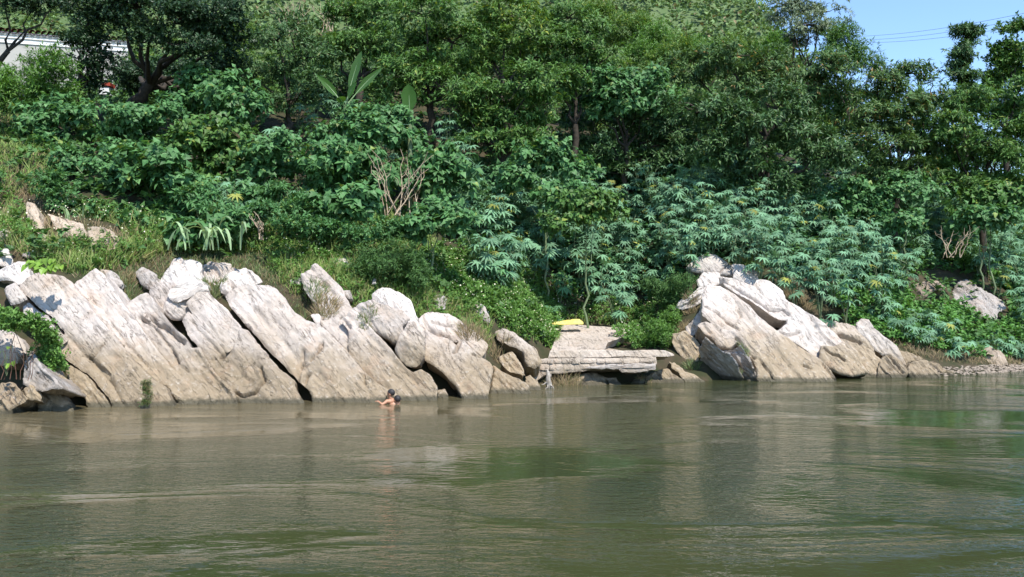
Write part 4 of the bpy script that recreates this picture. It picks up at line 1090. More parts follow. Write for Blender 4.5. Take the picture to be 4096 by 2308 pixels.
SHR += [
 ('low broad leaved shrub at the lower left end of the shrub bank', [(420,840,110,40),(530,885,100,32),(330,880,70,30)], 27.2, 'heart'),
 ('low broad leaved shrub right above the drooping reed clump', [(640,900,110,34),(770,915,90,28),(880,905,70,28)], 26.9, 'heart'),
 ('low yellowish shrub in the grass right of the thin bare stems', [(1180,890,100,36),(1290,920,80,30)], 26.9, 'small'),
 ('low leafy shrub in the grass below the bare dead shrub', [(1530,920,100,36),(1430,930,80,30)], 26.9, 'small'),
 ('light green weedy shrub above the drooping reed', [(800,790,120,55),(900,850,110,45),(720,850,90,40)], 27.6, 'lance'),
 ('light green loose shrub left of the foot of the bare dead shrub', [(1150,760,110,55),(1230,830,100,50),(1080,840,90,45)], 27.8, 'lance'),
 ('leafy shrub at the left foot of the bare dead shrub', [(1360,820,100,50),(1440,790,80,50),(1300,870,90,40)], 27.6, 'heart'),
 ('low leafy shrub at the right foot of the bare dead shrub', [(1720,850,80,50),(1800,880,70,50),(1680,900,70,35)], 27.4, 'heart'),
 ('fine leaved shrub on the left slope edge below the gapped broad leaved shrub', [(250,790,80,45),(330,850,90,40),(220,720,60,40)], 28.0, 'small')]
for k_, (lab, bl, Y, lf) in enumerate(SHR):
    plant('shrub', lab, 'shrub', bl, Y, leaf=lf, mat='heart' if k_ % 3 else 'mango' if lf == 'heart' and k_ % 2 else 'heart', size=(.82, 1.0, .7, 1.1, .9)[k_ % 5], dens=(1.35, 1.1, 1.6, 1.0, 1.2)[k_ % 5], trunk=.05, parts=('foliage', 'stems'), bark='stem', group=S_ if Y < 33 and bl[0][0] < 1900 else None)
plant('shrub', 'dense dark green feathery bush hanging over the rocks in the middle of the left row', 'shrub',
      [(1480,1030,80,50),(1570,1040,95,65),(1650,1090,75,60),(1560,1120,100,50),(1680,1160,55,45),(1460,1090,60,45)], by=1130, leaf='fine', mat='under', dens=2.0, trunk=.05, parts=('foliage', 'stems'), size=.6)
plant('shrub', 'bright lime bush above the grey jagged crag on the right', 'shrub',
      [(3860,1010,50,40),(3820,1050,60,35),(3890,1050,50,35)], by=1090, leaf='fine', mat='bright', dens=1.8, trunk=.04, parts=('foliage', 'stems'), size=.6)
plant('shrub', 'white flowered bush tumbling between the pale slabs at the far left', 'shrub',
      [(50,1270,45,38),(125,1310,45,45),(180,1370,40,52),(210,1440,28,36),(10,1270,40,38)], Y=20.6, leaf='small', mat='herb', dens=1.5, trunk=.03, parts=('foliage', 'stems'), size=.6)
plant('shrub', 'yellow green bush between the landing and the big right rock', 'shrub',
      [(2625,1300,30,40),(2655,1335,36,34),(2605,1350,34,28),(2680,1280,24,34)], by=1375, leaf='fine', mat='bright', dens=1.9, trunk=.03, parts=('foliage', 'stems'), size=.55)
plant('shrub', 'olive brown bush against the left flank of the big right rock', 'shrub',
      [(2680,1190,70,45),(2630,1160,60,45),(2720,1140,60,45),(2740,1200,50,40)], by=1240, leaf='fine', mat='under', dens=1.8, trunk=.03, parts=('foliage', 'stems'), size=.6)
# ------------------------------------------------------------------ castor bean plants
PALM = [leaf_palm(np.random.default_rng(50 + k), 8 if k % 2 else 9) for k in range(4)]
PALM_ME = {m: [mesh_data('leaf', V, F, M[m], False) for V, F in PALM] for m in ('castor', 'castor_dark')}
n_leaf = [0]
def castor(px, py, h, label, group=None, mat='castor', nl=34, spread=.75, Y=None, leafs=1.0):
    """px, py: middle of the leafy top on the photograph; h: height in metres"""
    _seed[0] += 3
    rg = np.random.default_rng(_seed[0])
    if Y is None:
        p = hit(px, py, h * .72)[0]
    else: p = at(px, py, Y)
    root = np.array([p[0], p[1], float(ground(p[0], p[1]) - .05)])
    E = empty('castor_plant', root, label, 'plant', group)
    ns = int(rg.integers(3, 6))
    wood, tips = [], []
    for s in range(ns):
        an = 2 * math.pi * (s + rg.uniform(0, .8)) / ns
        top = np.array([math.cos(an) * spread * rg.uniform(.35, .9), math.sin(an) * spread * rg.uniform(.3, .7), h * rg.uniform(.78, 1.0)])
        t = np.linspace(0, 1, 6)
        c = top * t[:, None]; c[:, :2] *= (t ** 1.5)[:, None] / np.maximum(t, 1e-6)[:, None]
        wood.append(tube(c, .022 + (.010 - .022) * t, 5))
        tips.append(c)
    for k in range(nl):
        c = tips[k % ns]
        f = 1 - .62 * (rg.random() ** 1.2)
        j = f * 5; i0 = min(int(j), 4)
        q = c[i0] + (c[i0 + 1] - c[i0]) * (j - i0)
        an = rg.uniform(0, 2 * math.pi)
        if rg.random() < .35: an = rg.uniform(math.pi * 1.1, math.pi * 1.9)
        out = np.array([math.cos(an), math.sin(an), rg.uniform(.05, .75) if f > .6 else rg.uniform(-.25, .35)])
        L = rg.uniform(.18, .40)
        e = q + norm(out) * L
        wood.append(tube(np.array([q, (q + e) / 2 + [0, 0, .03], e]), .007, 3))
        S = rg.uniform(.17, .37) * leafs
        d = np.array([out[0], out[1] - .25, rg.uniform(-1.0, -.15)])
        up = np.array([out[0] * .45, out[1] * .45 - .45, .9]) + rg.normal(0, .22, 3)
        Rm = frames(d[None], up[None])[0]
        mtx = Matrix(((Rm[0, 0] * S, Rm[0, 1] * S, Rm[0, 2] * S, e[0]), (Rm[1, 0] * S, Rm[1, 1] * S, Rm[1, 2] * S, e[1]), (Rm[2, 0] * S, Rm[2, 1] * S, Rm[2, 2] * S, e[2]), (0, 0, 0, 1)))
        o = bpy.data.objects.new('leaf', PALM_ME[mat][int(rg.integers(4))])
        COL.objects.link(o); o.parent = E; o.matrix_basis = mtx
        n_leaf[0] += 1
    V, F = merge(wood)
    add('stems', mesh_data('stems', V, F, M['stem'], True), E)
    return E

def thicket(poly, n, hr, label, group, mat='castor', nl=26, seed=1, leafs=1.0, spread=.75):
    rg = np.random.default_rng(seed)
    poly = np.array(poly, float)
    lo, hi = poly.min(0), poly.max(0)
    pts = []
    tries = 0
    md = math.sqrt(np.prod(hi - lo) / n) * .75
    while len(pts) < n and tries < 4000:
        tries += 1
        q = rg.uniform(lo, hi)
        if not in_poly(q[:1], q[1:], poly)[0]: continue
        if pts and min(math.hypot((q[0] - a[0]), (q[1] - a[1]) * 1.3) for a in pts) < md * (1 - tries / 4500): continue
        pts.append(q)
    crag = np.array([(3560,1120),(3720,1060),(4060,1060),(4080,1330),(3920,1330),(3800,1270),(3580,1240)], float)
    pts = [q for q in pts if not in_poly(q[:1], q[1:], crag)[0]]
    pts.sort(key=lambda q: q[0])
    for k, q in enumerate(pts):
        castor(q[0], q[1], rg.uniform(*hr), label if len(pts) > 12 else ORD[k] + ' ' + label, group, mat, nl, spread, None, leafs)

thicket([(1800,760),(1900,720),(2040,730),(2150,800),(2200,900),(2180,1000),(2050,1050),(1880,1030),(1830,900)], 10, (1.5, 2.3), 'castor bean plant in the tall blue green clump', 'castor plants of the tall clump left of the middle', nl=34, seed=1, leafs=1.15)
thicket([(2290,930),(2420,890),(2560,930),(2640,1000),(2640,1120),(2560,1200),(2420,1180),(2300,1100)], 9, (1.2, 2.0), 'castor bean plant in the thicket right above the landing', 'castor plants above the landing', nl=32, seed=2, leafs=1.08)
thicket([(2620,760),(2760,680),(2950,640),(3010,720),(3200,800),(3420,860),(3560,960),(3660,1080),(3620,1140),(3400,1120),(3150,1080),(3000,1000),(2880,930),(2700,1000),(2640,900)], 36, (1.7, 2.6), 'castor bean plant in the wide blue green thicket behind the big right rock', 'castor plants of the wide thicket behind the big rock', nl=34, seed=3)
thicket([(2060,660),(2250,660),(2400,640),(2640,680),(2700,820),(2680,960),(2560,960),(2560,900),(2380,870),(2250,850)], 12, (1.6, 2.4), 'castor bean plant between the shrubs high above the landing', 'castor plants on the slope above the landing', nl=28, seed=4, leafs=1)
thicket([(3960,880),(4096,840),(4140,1100),(4096,1280),(3980,1260),(3920,1120),(3900,1000)], 9, (1.4, 2.2), 'castor bean plant in the right edge clump above the crag', 'castor plants at the right edge', nl=30, seed=5)
thicket([(3500,1180),(3640,1230),(3780,1300),(3960,1350),(4096,1330),(4096,1400),(3960,1410),(3760,1380),(3620,1320),(3520,1250)], 9, (.6, .9), 'low castor bean plant in the creepers above the right shore', 'low castor plants above the right shore', nl=22, seed=6, leafs=.9, spread=.5)
thicket([(3600,740),(3760,700),(4000,720),(4100,760),(4060,840),(3860,880),(3640,840)], 11, (1.3, 2.0), 'castor bean plant under the light green right edge tree', 'castor plants under the right edge tree', nl=28, seed=7, leafs=.95)
for px_, py_, h_, lb_ in [(1130, 560, 1.9, 'castor bean plant poking through the dense central shrub of the left bank'), (1290, 730, 1.6, 'castor bean plant left of the bare dead shrub in the shrub fringe'), (1420, 690, 1.7, 'castor bean plant just behind the left side of the bare dead shrub'),
                          (1000, 830, 1.4, 'castor bean plant above the thin bare brown stems'), (1560, 560, 1.8, 'castor bean plant under the lone upright banana leaf'), (1700, 700, 1.6, 'castor bean plant right behind the bare dead shrub'), (930, 760, 1.5, 'castor bean plant at the lower edge of the shrubs above the reed')]:
    castor(px_, py_, h_, lb_, nl=26)
castor(1800, 500, 2.6, 'tall castor bean plant with pale tops standing right of the lone upright banana leaf', nl=26)
castor(1850, 600, 2.3, 'castor bean plant just below the tall pale topped one', nl=24)
castor(1190, 360, 2.4, 'castor bean plant with pale top left of the banana leaves', nl=26)
castor(1330, 400, 2.0, 'castor bean plant in front of the lower banana leaves', nl=24)
castor(1240, 440, 1.9, 'castor bean plant beneath the pale topped one left of the bananas', nl=22)
castor(2460, 540, 2.0, 'lone pale castor bean plant in front of the dark gap below the tiered tree', nl=22)
castor(1210, 690, 1.6, 'castor bean plant among the broad leaved shrubs left of the dead shrub', nl=22)
castor(1180, 790, 1.4, 'low castor bean plant on the left slope above the drooping reed', nl=20)
castor(2240, 1120, 1.5, 'drooping castor bean plant beside the yellow sack', nl=16, mat='castor_dark', leafs=.95)
castor(2205, 1240, .9, 'small castor bean plant at the left lip of the landing', nl=12, mat='castor_dark', leafs=.85, spread=.35)
castor(1960, 1070, 1.0, 'short castor bean plant at the foot of the tall clump', nl=16, mat='castor_dark', spread=.5)
castor(2010, 640, 2.0, 'castor bean plant under the dense drooping tree', nl=22, mat='castor_dark')
castor(1660, 880, .9, 'small castor bean plant on the grassy slope in the middle', nl=14, mat='castor_dark', spread=.4)
castor(3300, 1290, .7, 'small pale castor bean plant at the lower edge of the right greenery', nl=12, spread=.4)

# ------------------------------------------------------------------ banana leaves
def banana_plant(label, px, py_base, Y, leaves):
    p = at(px, py_base, Y)
    root = np.array([p[0], p[1], float(ground(p[0], p[1]))])
    E = empty('banana_plant', root, label, 'plant')
    rg = np.random.default_rng(int(px))
    cen = at(px, py_base, Y) - root
    V, F = tube(np.array([[0, 0, -.1], cen * .5, cen]), [.11, .10, .07], 8)
    add('stem', mesh_data('stem', V, F, M['stem'], True), E)
    for tipx, tipy, wpx, face, dy in leaves:
        tip = at(tipx, tipy, Y + dy) - root
        n = 15
        t = np.linspace(0, 1, n)
        st = .28
        mid = cen + (tip - cen) * t[:, None]
        mid[:, 2] += .10 * np.sin(t * math.pi)
        ax = norm(tip - cen)
        side = norm(np.cross(ax, np.array([0, -1.0, .25])))
        nor = np.cross(side, ax)
        side = side * math.cos(face) + nor * math.sin(face)
        wid = wpx * Y / FOC * np.where(t < st, .06, np.sin(np.clip((t - st) / (1 - st), 0, 1) ** .80 * math.pi) ** .75 + .02)
        cols = []
        for q, zf in ((-1, .22), (-.5, .16), (0, 0), (.5, .16), (1, .22)):
            w_ = wid * q * (1 + .06 * rg.normal(size=n) * (abs(q) > .7))
            cols.append(mid + side * w_[:, None] + nor * (np.abs(w_) * zf)[:, None])
        V = np.stack(cols, 1).reshape(-1, 3)
        i = np.arange(n * 5).reshape(n, 5)
        F = np.stack([i[:-1, :-1], i[:-1, 1:], i[1:, 1:], i[1:, :-1]], -1).reshape(-1, 4)
        lf = add('leaf', mesh_data('leaf', V, F, M['banana'], True), E)
        V, F = tube(mid + nor * -.012, np.linspace(.03, .008, n), 5)
        add('midrib', mesh_data('midrib', V, F, M['reed'], True), lf)
    return E
banana_plant('banana plant with three long upright leaves above the left shrubs', 1380, 430, 31.4,
             [(1446,205,21,.25,-.2),(1530,270,14,-.35,.1),(1266,300,15,.2,-.3),(1425,330,20,.5,-.5),(1350,390,18,.7,-.6)])
banana_plant('banana plant showing a single broad yellow green upright leaf', 1640, 500, 30.8, [(1634,335,30,-.05,-.3),(1560,520,20,.8,-.5)])

# ------------------------------------------------------------------ bare dead shrubs, drooping reed, vine, tall stems
def bare_shrub(label, px, py, hpx, wpx, n, seed, Y=None, lean=0):
    rg = np.random.default_rng(seed)
    p = hit(px, py)[0] if Y is None else at(px, py, Y)
    p = np.array([p[0], p[1], float(ground(p[0], p[1])) if Y is None else p[2]])
    sc = p[1] / FOC
    E = empty('dead_shrub', p, label, 'shrub')
    for k in range(n):
        x0 = rg.normal(0, wpx * .12) * sc
        a0 = np.array([x0, rg.normal(0, .12), -.1])
        top = np.array([rg.uniform(-.5, .5) * wpx * sc, rg.uniform(-.3, .5), hpx * sc * rg.uniform(.65, 1.0)])
        parts = []
        t = np.linspace(0, 1, 8)
        c = a0 + (top - a0) * t[:, None]
        c[:, 0] += np.cumsum(rg.normal(0, .085, 8)) * t; c[:, 1] += np.cumsum(rg.normal(0, .04, 8)) * t
        parts.append(tube(c, .022 + (.006 - .022) * t, 5))
        for q in range(3):
            b0 = c[rg.integers(2, 6)]
            b1 = b0 + np.array([rg.normal(0, .35), rg.normal(0, .25), rg.uniform(.25, .7)]) * hpx * sc * .33
            parts.append(limb(b0, b1, .012, .004, rg, .05, 5, 4))
        V, F = merge(parts)
        add('branch', mesh_data('branch', V, F, M['dead'], True), E)
    return E
bare_shrub('bare pale dead shrub with curved branches in the middle of the left slope', 1600, 850, 265, 290, 10, 3, Y=28.2)
bare_shrub('bare dead shrub of pale sticks above the lime bush on the right', 3810, 1020, 130, 190, 7, 4, Y=34.5)
bare_shrub('thin bare brown stems on the slope right of the drooping reed', 1050, 945, 100, 70, 5, 5, Y=26.2)
bare_shrub('brown leafless brush high on the dry slope at the top left of the middle', 1160, 130, 150, 200, 12, 6, Y=45)
bare_shrub('brown leafless brush right of the other one on the dry slope at the top', 1320, 120, 150, 160, 10, 7, Y=46)

def reed(label, px, py, Y, n, hl, mat, seed, spreadpx=60, w=.09, droop=.7, name='reed', up=1.0, blade='blade'):
    rg = np.random.default_rng(seed)
    p = hit(px, py)[0] if Y is None else at(px, py, Y)
    E = empty(name, p, label, 'plant')
    for k in range(n):
        an = rg.uniform(0, 2 * math.pi)
        L = hl * rg.uniform(.7, 1.1)
        t = np.linspace(0, 1, 10)
        out = np.array([math.cos(an), .6 * math.sin(an)])
        r = L * (.62 * t ** 1.4) * rg.uniform(.5, 1.1)
        z = L * up * (t * 1.05 - droop * t ** 2.6 * rg.uniform(.7, 1.25))
        x0 = rg.normal(0, spreadpx * .35) * p[1] / FOC
        c = np.stack([x0 + out[0] * r, out[1] * r, z], -1)
        sd = norm(np.cross(np.gradient(c, axis=0), np.array([0, 0, 1.0]) + rg.normal(0, .25, 3)))
        wd = w * .5 * np.sin(np.clip(t * .93 + .07, 0, 1) * math.pi) ** .6
        V = np.stack([c - sd * wd[:, None], c + np.array([0, 0, -.01]), c + sd * wd[:, None]], 1).reshape(-1, 3)
        i = np.arange(30).reshape(10, 3)
        F = np.stack([i[:-1, :-1], i[:-1, 1:], i[1:, 1:], i[1:, :-1]], -1).reshape(-1, 4)
        add(blade, mesh_data(blade, V, F, M[mat], True), E)
    return E
reed('tall reed with long pale drooping blades on the grassy slope above the white rock cluster', 840, 1000, 25.0, 16, 1.85, 'reed', 3, 170, .085, .85)
reed('small upright reed clump on the slope left of the drooping reed', 300, 880, 26.2, 12, .6, 'reed', 5, 80, .05, .4)

def vine_plant(label, px, py, Y, n, seed, rx, ry, size, mat):
    rg = np.random.default_rng(seed)
    p = at(px, py, Y); p[2] = min(p[2], 99)
    E = empty('vine_plant', p, label, 'plant')
    V, F = HEART
    lob = V.copy(); lob[:, 0] *= 1.25
    me = mesh_data('leaf', lob, F, M[mat], False)
    for k in range(n):
        an, r = rg.uniform(0, 2 * math.pi), math.sqrt(rg.random())
        q = np.array([math.cos(an) * r * rx, rg.uniform(-.15, .1), math.sin(an) * r * ry])
        d = np.array([q[0], -.4, rg.uniform(-.7, -.1)]); up = np.array([rg.normal(0, .3), -.5, 1])
        Rm = frames(d[None], up[None])[0] * size * rg.uniform(.7, 1.15)
        o = add('leaf', me, E)
        o.matrix_basis = Matrix([[*Rm[i], q[i]] for i in range(3)] + [[0, 0, 0, 1]])
    st = [limb(np.array([0, .05, -ry * 1.2]), np.array([rg.uniform(-rx, rx), 0, rg.uniform(-ry, ry)]), .008, .004, rg, .03, 5, 4) for _ in range(5)]
    V, F = merge(st)
    add('stems', mesh_data('stems', V, F, M['stem'], True), E)
    return E
vine_plant('yellow green vine with lobed leaves on top of the leftmost slabs', 182, 1056, 21.9, 30, 3, .40, .16, .21, 'grape')
vine_plant('tall reddish stems with few round leaves at the left edge above the striped boulder', 22, 1430, 19.6, 5, 4, .20, .34, .16, 'grape')
def stalks(label, px, py, Y, n, h, seed, mat, w=.25):
    rg = np.random.default_rng(seed)
    p = at(px, py, Y)
    E = empty('weed_stalks', p, label, 'plant')
    for k in range(n):
        x = rg.normal(0, w)
        V, F = limb((x, rg.normal(0, .08), -.1), (x + rg.normal(0, .10), rg.normal(0, .1), h * rg.uniform(.6, 1)), .009, .004, rg, .03, 5, 4)
        add('stalk', mesh_data('stalk', V, F, M[mat], True), E)
M['redstem'] = plain_mat('reddish_stem', (0.16, 0.075, 0.05), (0.10, 0.06, 0.04), 8)
stalks('reddish bare weed stalks in front of the wedge at the far left', 50, 1500, 19.4, 9, .75, 3, 'redstem', .22)
plant('weed', 'small feathery weed growing at the waterline of the broad leftmost slab', 'plant', [(588,1575,9,26,0),(584,1540,6,14,0),(592,1605,14,8,0)], 20.75, leaf='fine', mat='meadow', dens=.55, trunk=.012, parts=('foliage', 'stems'), size=.3, limbs=False)
SCARP = [(60,780),(200,800),(330,870),(470,900),(520,990),(400,1010),(260,985),(170,980),(90,900)]
CRAGS = [(3590,1120),(3720,1070),(4060,1070),(4070,1330),(3920,1330),(3800,1270),(3600,1240)]
CRAGS2 = [(3620,1130),(3720,1090),(3830,1090),(3880,1080),(4040,1170),(4040,1300),(3960,1310),(3880,1250),(3800,1230),(3660,1220)]
PALMT = leaf_palm(np.random.default_rng(90), 7)
# ------------------------------------------------------------------ ground cover (uncountable)
def world_scatter(n, poly, seed, yr=(19, 75), xr=(-36, 36), noise_cut=None, keep_out=None):
    """n points on the ground inside a region outlined on the photograph, even over the ground"""
    rg = np.random.default_rng(seed)
    poly = np.array(poly, float)
    out = []
    tot = 0
    for _ in range(60):
        X = rg.uniform(*xr, n * 4); Y = rg.uniform(*yr, n * 4)
        s = Y - bank_y(X)
        Z = ground(X, Y) - pocket(X, Y)
        P = np.stack([X, Y, Z], -1)[s > .2]
        u, v = project(P)
        P = P[in_poly(u, v, poly)]
        if keep_out is not None:
            u, v = project(P); P = P[~in_poly(u, v, np.array(keep_out, float))]
        if noise_cut is not None:
            P = P[vnoise(P[:, 0] / .9, P[:, 1] / .9, seed) + .5 > noise_cut * rg.uniform(.5, 1.3, len(P))]
        out.append(P); tot += len(P)
        if tot >= n: break
    return np.concatenate(out)[:n]

def stuff(name, label, V, F, mat, smooth=False):
    o = add(name, mesh_data(name, V, F, M[mat], smooth))
    o['kind'] = 'stuff'; o['label'] = label
    return o

def grass(name, label, polys, n, hr, w, mat, seed, droop=.5, nc=None, lift=0.0, ko=None):
    rg = np.random.default_rng(seed)
    P = np.concatenate([world_scatter(int(n * f), p, seed + i, noise_cut=nc, keep_out=ko) for i, (p, f) in enumerate(polys)])
    m = len(P)
    D = np.stack([rg.normal(0, .38, m), rg.normal(-.08, .34, m), np.ones(m)], -1)
    U = np.stack([rg.normal(0, .6, m), rg.normal(-.9, .5, m), np.full(m, .3)], -1)
    L = rg.uniform(*hr, m) * (.6 + .8 * (vnoise(P[:, 0] / .7, P[:, 1] / .7, seed + 5) + .5))
    tpl = leaf_blade(1.0, droop)
    S = np.stack([np.full(m, w) * rg.uniform(.7, 1.4, m), L, L], -1)
    V, F = stamp(tpl, P + [0, 0, lift - .02], frames(D, U), S)
    return stuff(name, label, V, F, mat)

def cover(name, label, polys, n, ln, mat, seed, tpl=SIMPLE, k=6, hh=.35, nc=None, up=.9, droop=.2, ko=None):
    rg = np.random.default_rng(seed)
    P = np.concatenate([world_scatter(int(n * f), p, seed + i, noise_cut=nc, keep_out=ko) for i, (p, f) in enumerate(polys)])
    P[:, 2] += hh * rg.random(len(P)) ** .8 * (.35 + 1.3 * np.clip(vnoise(P[:, 0] / .8, P[:, 1] / .8, seed + 9) + .5, 0, 1))
    A = np.array([0, -.35, 1.0]) + rg.normal(0, .4, P.shape)
    V, F = rosettes(P, A, k, ln, 1.0, tpl, rg, (.4, 1.5), droop, up)
    return stuff(name, label, V, F, mat)

ALL = [(-1500,-200),(5200,-200),(5200,1480),(3900,1440),(3500,1380),(3300,1250),(3000,1120),(2760,1030),(2640,1240),(2240,1280),(2130,1400),(1900,1260),(1650,1190),(1380,1080),(1150,1080),(700,1060),(420,1080),(-1500,1080)]
cover('undergrowth', 'shady undergrowth between the trees', [(ALL, 1)], 19000, .24, 'under', 401, OVATE, 5, .55, ko=SCARP)
LEFT = [(-1200,980),(0,900),(120,850),(330,850),(560,880),(760,900),(930,830),(1150,840),(1480,850),(1700,900),(1740,1010),(1640,1080),(1330,1070),(1200,1080),(1080,1040),(1040,1015),(680,1015),(520,1070),(330,1100),(150,1080),(60,1000),(-1200,1150)]
GAP = [(1060,1060),(1300,1050),(1700,1160),(1960,1290),(1960,1400),(1700,1320),(1300,1220),(1160,1180)]
UPL = [(-1200,440),(110,440),(230,620),(260,760),(200,860),(0,930),(-1200,1000)]
grass('meadow_grass', 'green grass on the slope above the left rocks', [(LEFT, .64), (UPL, .22), (GAP, .14)], 46000, (.22, .55), .018, 'grass', 402, .5, ko=SCARP)
cover('flowering_weeds', 'low flowering weeds in the grass above the left rocks', [(LEFT, .58), (UPL, .24), (GAP, .18)], 8000, .10, 'herb', 403, SIMPLE, 7, .45, ko=SCARP)
grass('dry_grass', 'dry brown grass round the rocks on the left', [([(-50,930),(120,860),(560,930),(700,1020),(520,1100),(250,1080),(60,1040)], .4), ([(620,1040),(720,1090),(700,1130),(560,1080)], .12), ([(1020,1090),(1260,1120),(1240,1180),(1040,1120)], .18), ([(-100,660),(200,700),(260,860),(0,930)], .3)], 7000, (.15, .4), .014, 'drygrass', 404, .6)
HERB = [(1700,1010),(1850,1030),(2080,1080),(2230,1160),(2260,1290),(2220,1400),(2100,1370),(1960,1290),(1800,1200),(1700,1130),(1640,1190),(1600,1160)]
HERB2 = [(2230,1160),(2420,1200),(2620,1230),(2720,1270),(2690,1370),(2620,1390),(2540,1400),(2440,1390),(2520,1310),(2260,1290)]
cover('white_flowered_weeds', 'leafy weeds with small white flowers left of the landing', [(HERB, .72), (HERB2, .28)], 6500, .12, 'herb', 405, SIMPLE, 7, .5)
grass('landing_grass', 'green grass along the back of the landing', [([(2230,1230),(2600,1260),(2560,1300),(2260,1300)], .5), (HERB, .5)], 6000, (.15, .4), .016, 'grass', 406, .5)
VINE = [(3300,1180),(3480,1120),(3700,1130),(5000,1180),(5000,1460),(3960,1440),(3700,1400),(3480,1370),(3380,1290)]
RSL = [(3500,860),(3700,800),(5000,720),(5000,1200),(3700,1140),(3560,1060)]
cover('creeper', 'bright green creeper covering the bank on the right', [(VINE, .6), (RSL, .4)], 16000, .14, 'vine', 407, OVATE, 6, .3, ko=CRAGS2)
grass('shore_grass', 'yellowing grass tufts at the edge of the right shore', [([(3350,1290),(3500,1340),(3760,1400),(4096,1440),(4096,1470),(3760,1450),(3480,1400)], .6), ([(2980,1080),(3120,1180),(3330,1290),(3300,1330),(3100,1230)], .4)], 5000, (.12, .35), .014, 'drygrass', 408, .6)
CAS = [(1780,720),(2050,680),(2400,620),(2950,640),(3200,780),(3600,800),(4200,740),(4200,1300),(3900,1250),(3650,1160),(3200,1120),(2950,1030),(2640,1200),(2300,1190),(2000,1080),(1800,980)]
cover('leafy_thicket_floor', 'leafy weeds filling the floor of the castor thickets', [(CAS, 1)], 11000, .21, 'castor_dark', 410, OVATE, 6, .7, ko=CRAGS)
cover('castor_seedlings', 'young castor bean plants crowding the floor of the thickets', [(CAS, 1)], 3900, .32, 'castor', 411, PALMT, 2, 1.5, None, 1.2, .5, CRAGS)
STRIP = [(60,1020),(700,1010),(1050,1020),(1700,1180),(1960,1300),(1960,1420),(1500,1320),(1200,1250),(900,1170),(560,1160),(300,1110)]
grass('short_turf', 'short yellow green turf between the rocks on the left', [(STRIP, 1)], 9000, (.07, .2), .014, 'meadow', 412, .5)
# flower heads
def flowers(polys, n, seed):
    rg = np.random.default_rng(seed)
    P = np.concatenate([world_scatter(int(n * f), p, seed + i) for i, (p, f) in enumerate(polys)])
    P[:, 2] += rg.uniform(.15, .60, len(P))
    a = np.arange(6) / 6 * 2 * math.pi
    V = np.concatenate([[[0, 0, .25]], np.stack([np.cos(a), np.sin(a), 0 * a], -1)]); F = np.array([[0, 1 + i, 1 + (i + 1) % 6] for i in range(6)])
    D = rand_dirs(len(P), rg); U = np.array([0, -.7, .7]) + rg.normal(0, .3, P.shape)
    V, F = stamp((V, F), P, frames(D, U), rg.uniform(.012, .026, len(P)))
    return stuff('flower_heads', 'tiny white and yellow flower heads dotted through the weeds', V, F, 'flower')
flowers([(LEFT, .42), (HERB, .4), (HERB2, .18)], 2600, 409)

# tussocks: each one a plant
def tussock(label, px, py, r, hgt, mat, n, seed, Y=None):
    rg = np.random.default_rng(seed)
    p = seen(px, py)
    an, rr = rg.uniform(0, 2 * math.pi, n), np.sqrt(rg.random(n)) * r
    P = np.stack([np.cos(an) * rr, np.sin(an) * rr * .7, 0 * rr], -1) + p
    P, ok = drop(P, .45, .9)
    P, an, rr = P[ok], an[ok], rr[ok]; n = len(P)
    p = p if n == 0 else np.array([p[0], p[1], P[:, 2].min()])
    E = empty('grass_tussock', p, label, 'grass tuft')
    D = np.stack([np.cos(an) * rr / r * .7 + rg.normal(0, .45, n), np.sin(an) * rr / r * .5 + rg.normal(0, .4, n), np.ones(n)], -1)
    U = np.stack([rg.normal(0, .6, n), rg.normal(-.9, .5, n), np.full(n, .3)], -1)
    L = hgt * rg.uniform(.35, 1.1, n) * (1.15 - .6 * rr / r)
    V, F = stamp(leaf_blade(1.0, .5), P - p - [0, 0, .02], frames(D, U), np.stack([np.full(n, .012), L, L], -1))
    o = add('blades', mesh_data('blades', V, F, M[mat], False), E); o['kind'] = 'stuff'
tussock('tall yellow grass tuft behind the summit cap of the big right rock', 3000, 1070, .40, .75, 'grass', 420, 1, 30.3)
tussock('wide brown tussock on the right shoulder of the big right rock', 3190, 1215, .50, .60, 'drygrass', 480, 2, 30.2)
tussock('brown tussock growing on the left flank fold of the big right rock', 2770, 1240, .30, .45, 'drygrass', 300, 3, 28.3)
tussock('hanging brown tussock below the left flank fold of the big right rock', 2715, 1330, .32, .50, 'drygrass', 300, 4, 27.9)
tussock('brown tussock left of the grey pitted boulder behind the slab row', 515, 1115, .22, .32, 'drygrass', 260, 5, 22.9)
tussock('reddish dry weeds on the low tan slab at the far left', 330, 1590, .32, .35, 'drygrass', 200, 6, 20.3)
tussock('dry straw weeds at the water beside the driftwood', 2260, 1545, .50, .60, 'drygrass', 420, 7, 26.0)
tussock('small dry weeds on the tip of the buff boulder right of the cavity', 2580, 1535, .25, .30, 'drygrass', 140, 8, 26.5)
tussock('dark green weeds in the hollow of the ragged grey rib', 2975, 1400, .14, .35, 'meadow', 150, 9, 26.9)
tussock('grey green weeds on the tan weathered base left of the undercut face', 2770, 1470, .22, .40, 'meadow', 200, 10, 26.8)
tussock('green weeds in the crevice left of the tall pointed slab', 1300, 1240, .35, .55, 'drygrass', 340, 11, 23.3)
tussock('flowering weeds on the back of the white hump backed slab', 1240, 1190, .45, .45, 'meadow', 420, 12, 23.8)
tussock('weeds filling the gap behind the buff stepped slab', 520, 1180, .35, .45, 'meadow', 340, 13, 22.5)
tussock('green weeds behind the upper white slab', 855, 1165, .30, .40, 'meadow', 280, 14, 22.8)
tussock('dry weeds among the brown layered slabs left of the landing', 1990, 1420, .45, .50, 'drygrass', 360, 15, 25.4)
tussock('green weeds right of the white ridged boulder', 1730, 1230, .40, .45, 'meadow', 340, 16, 25.0)
tussock('brownish weeds left of the slanting boulder by the landing', 1890, 1330, .40, .55, 'drygrass', 320, 17, 25.8)
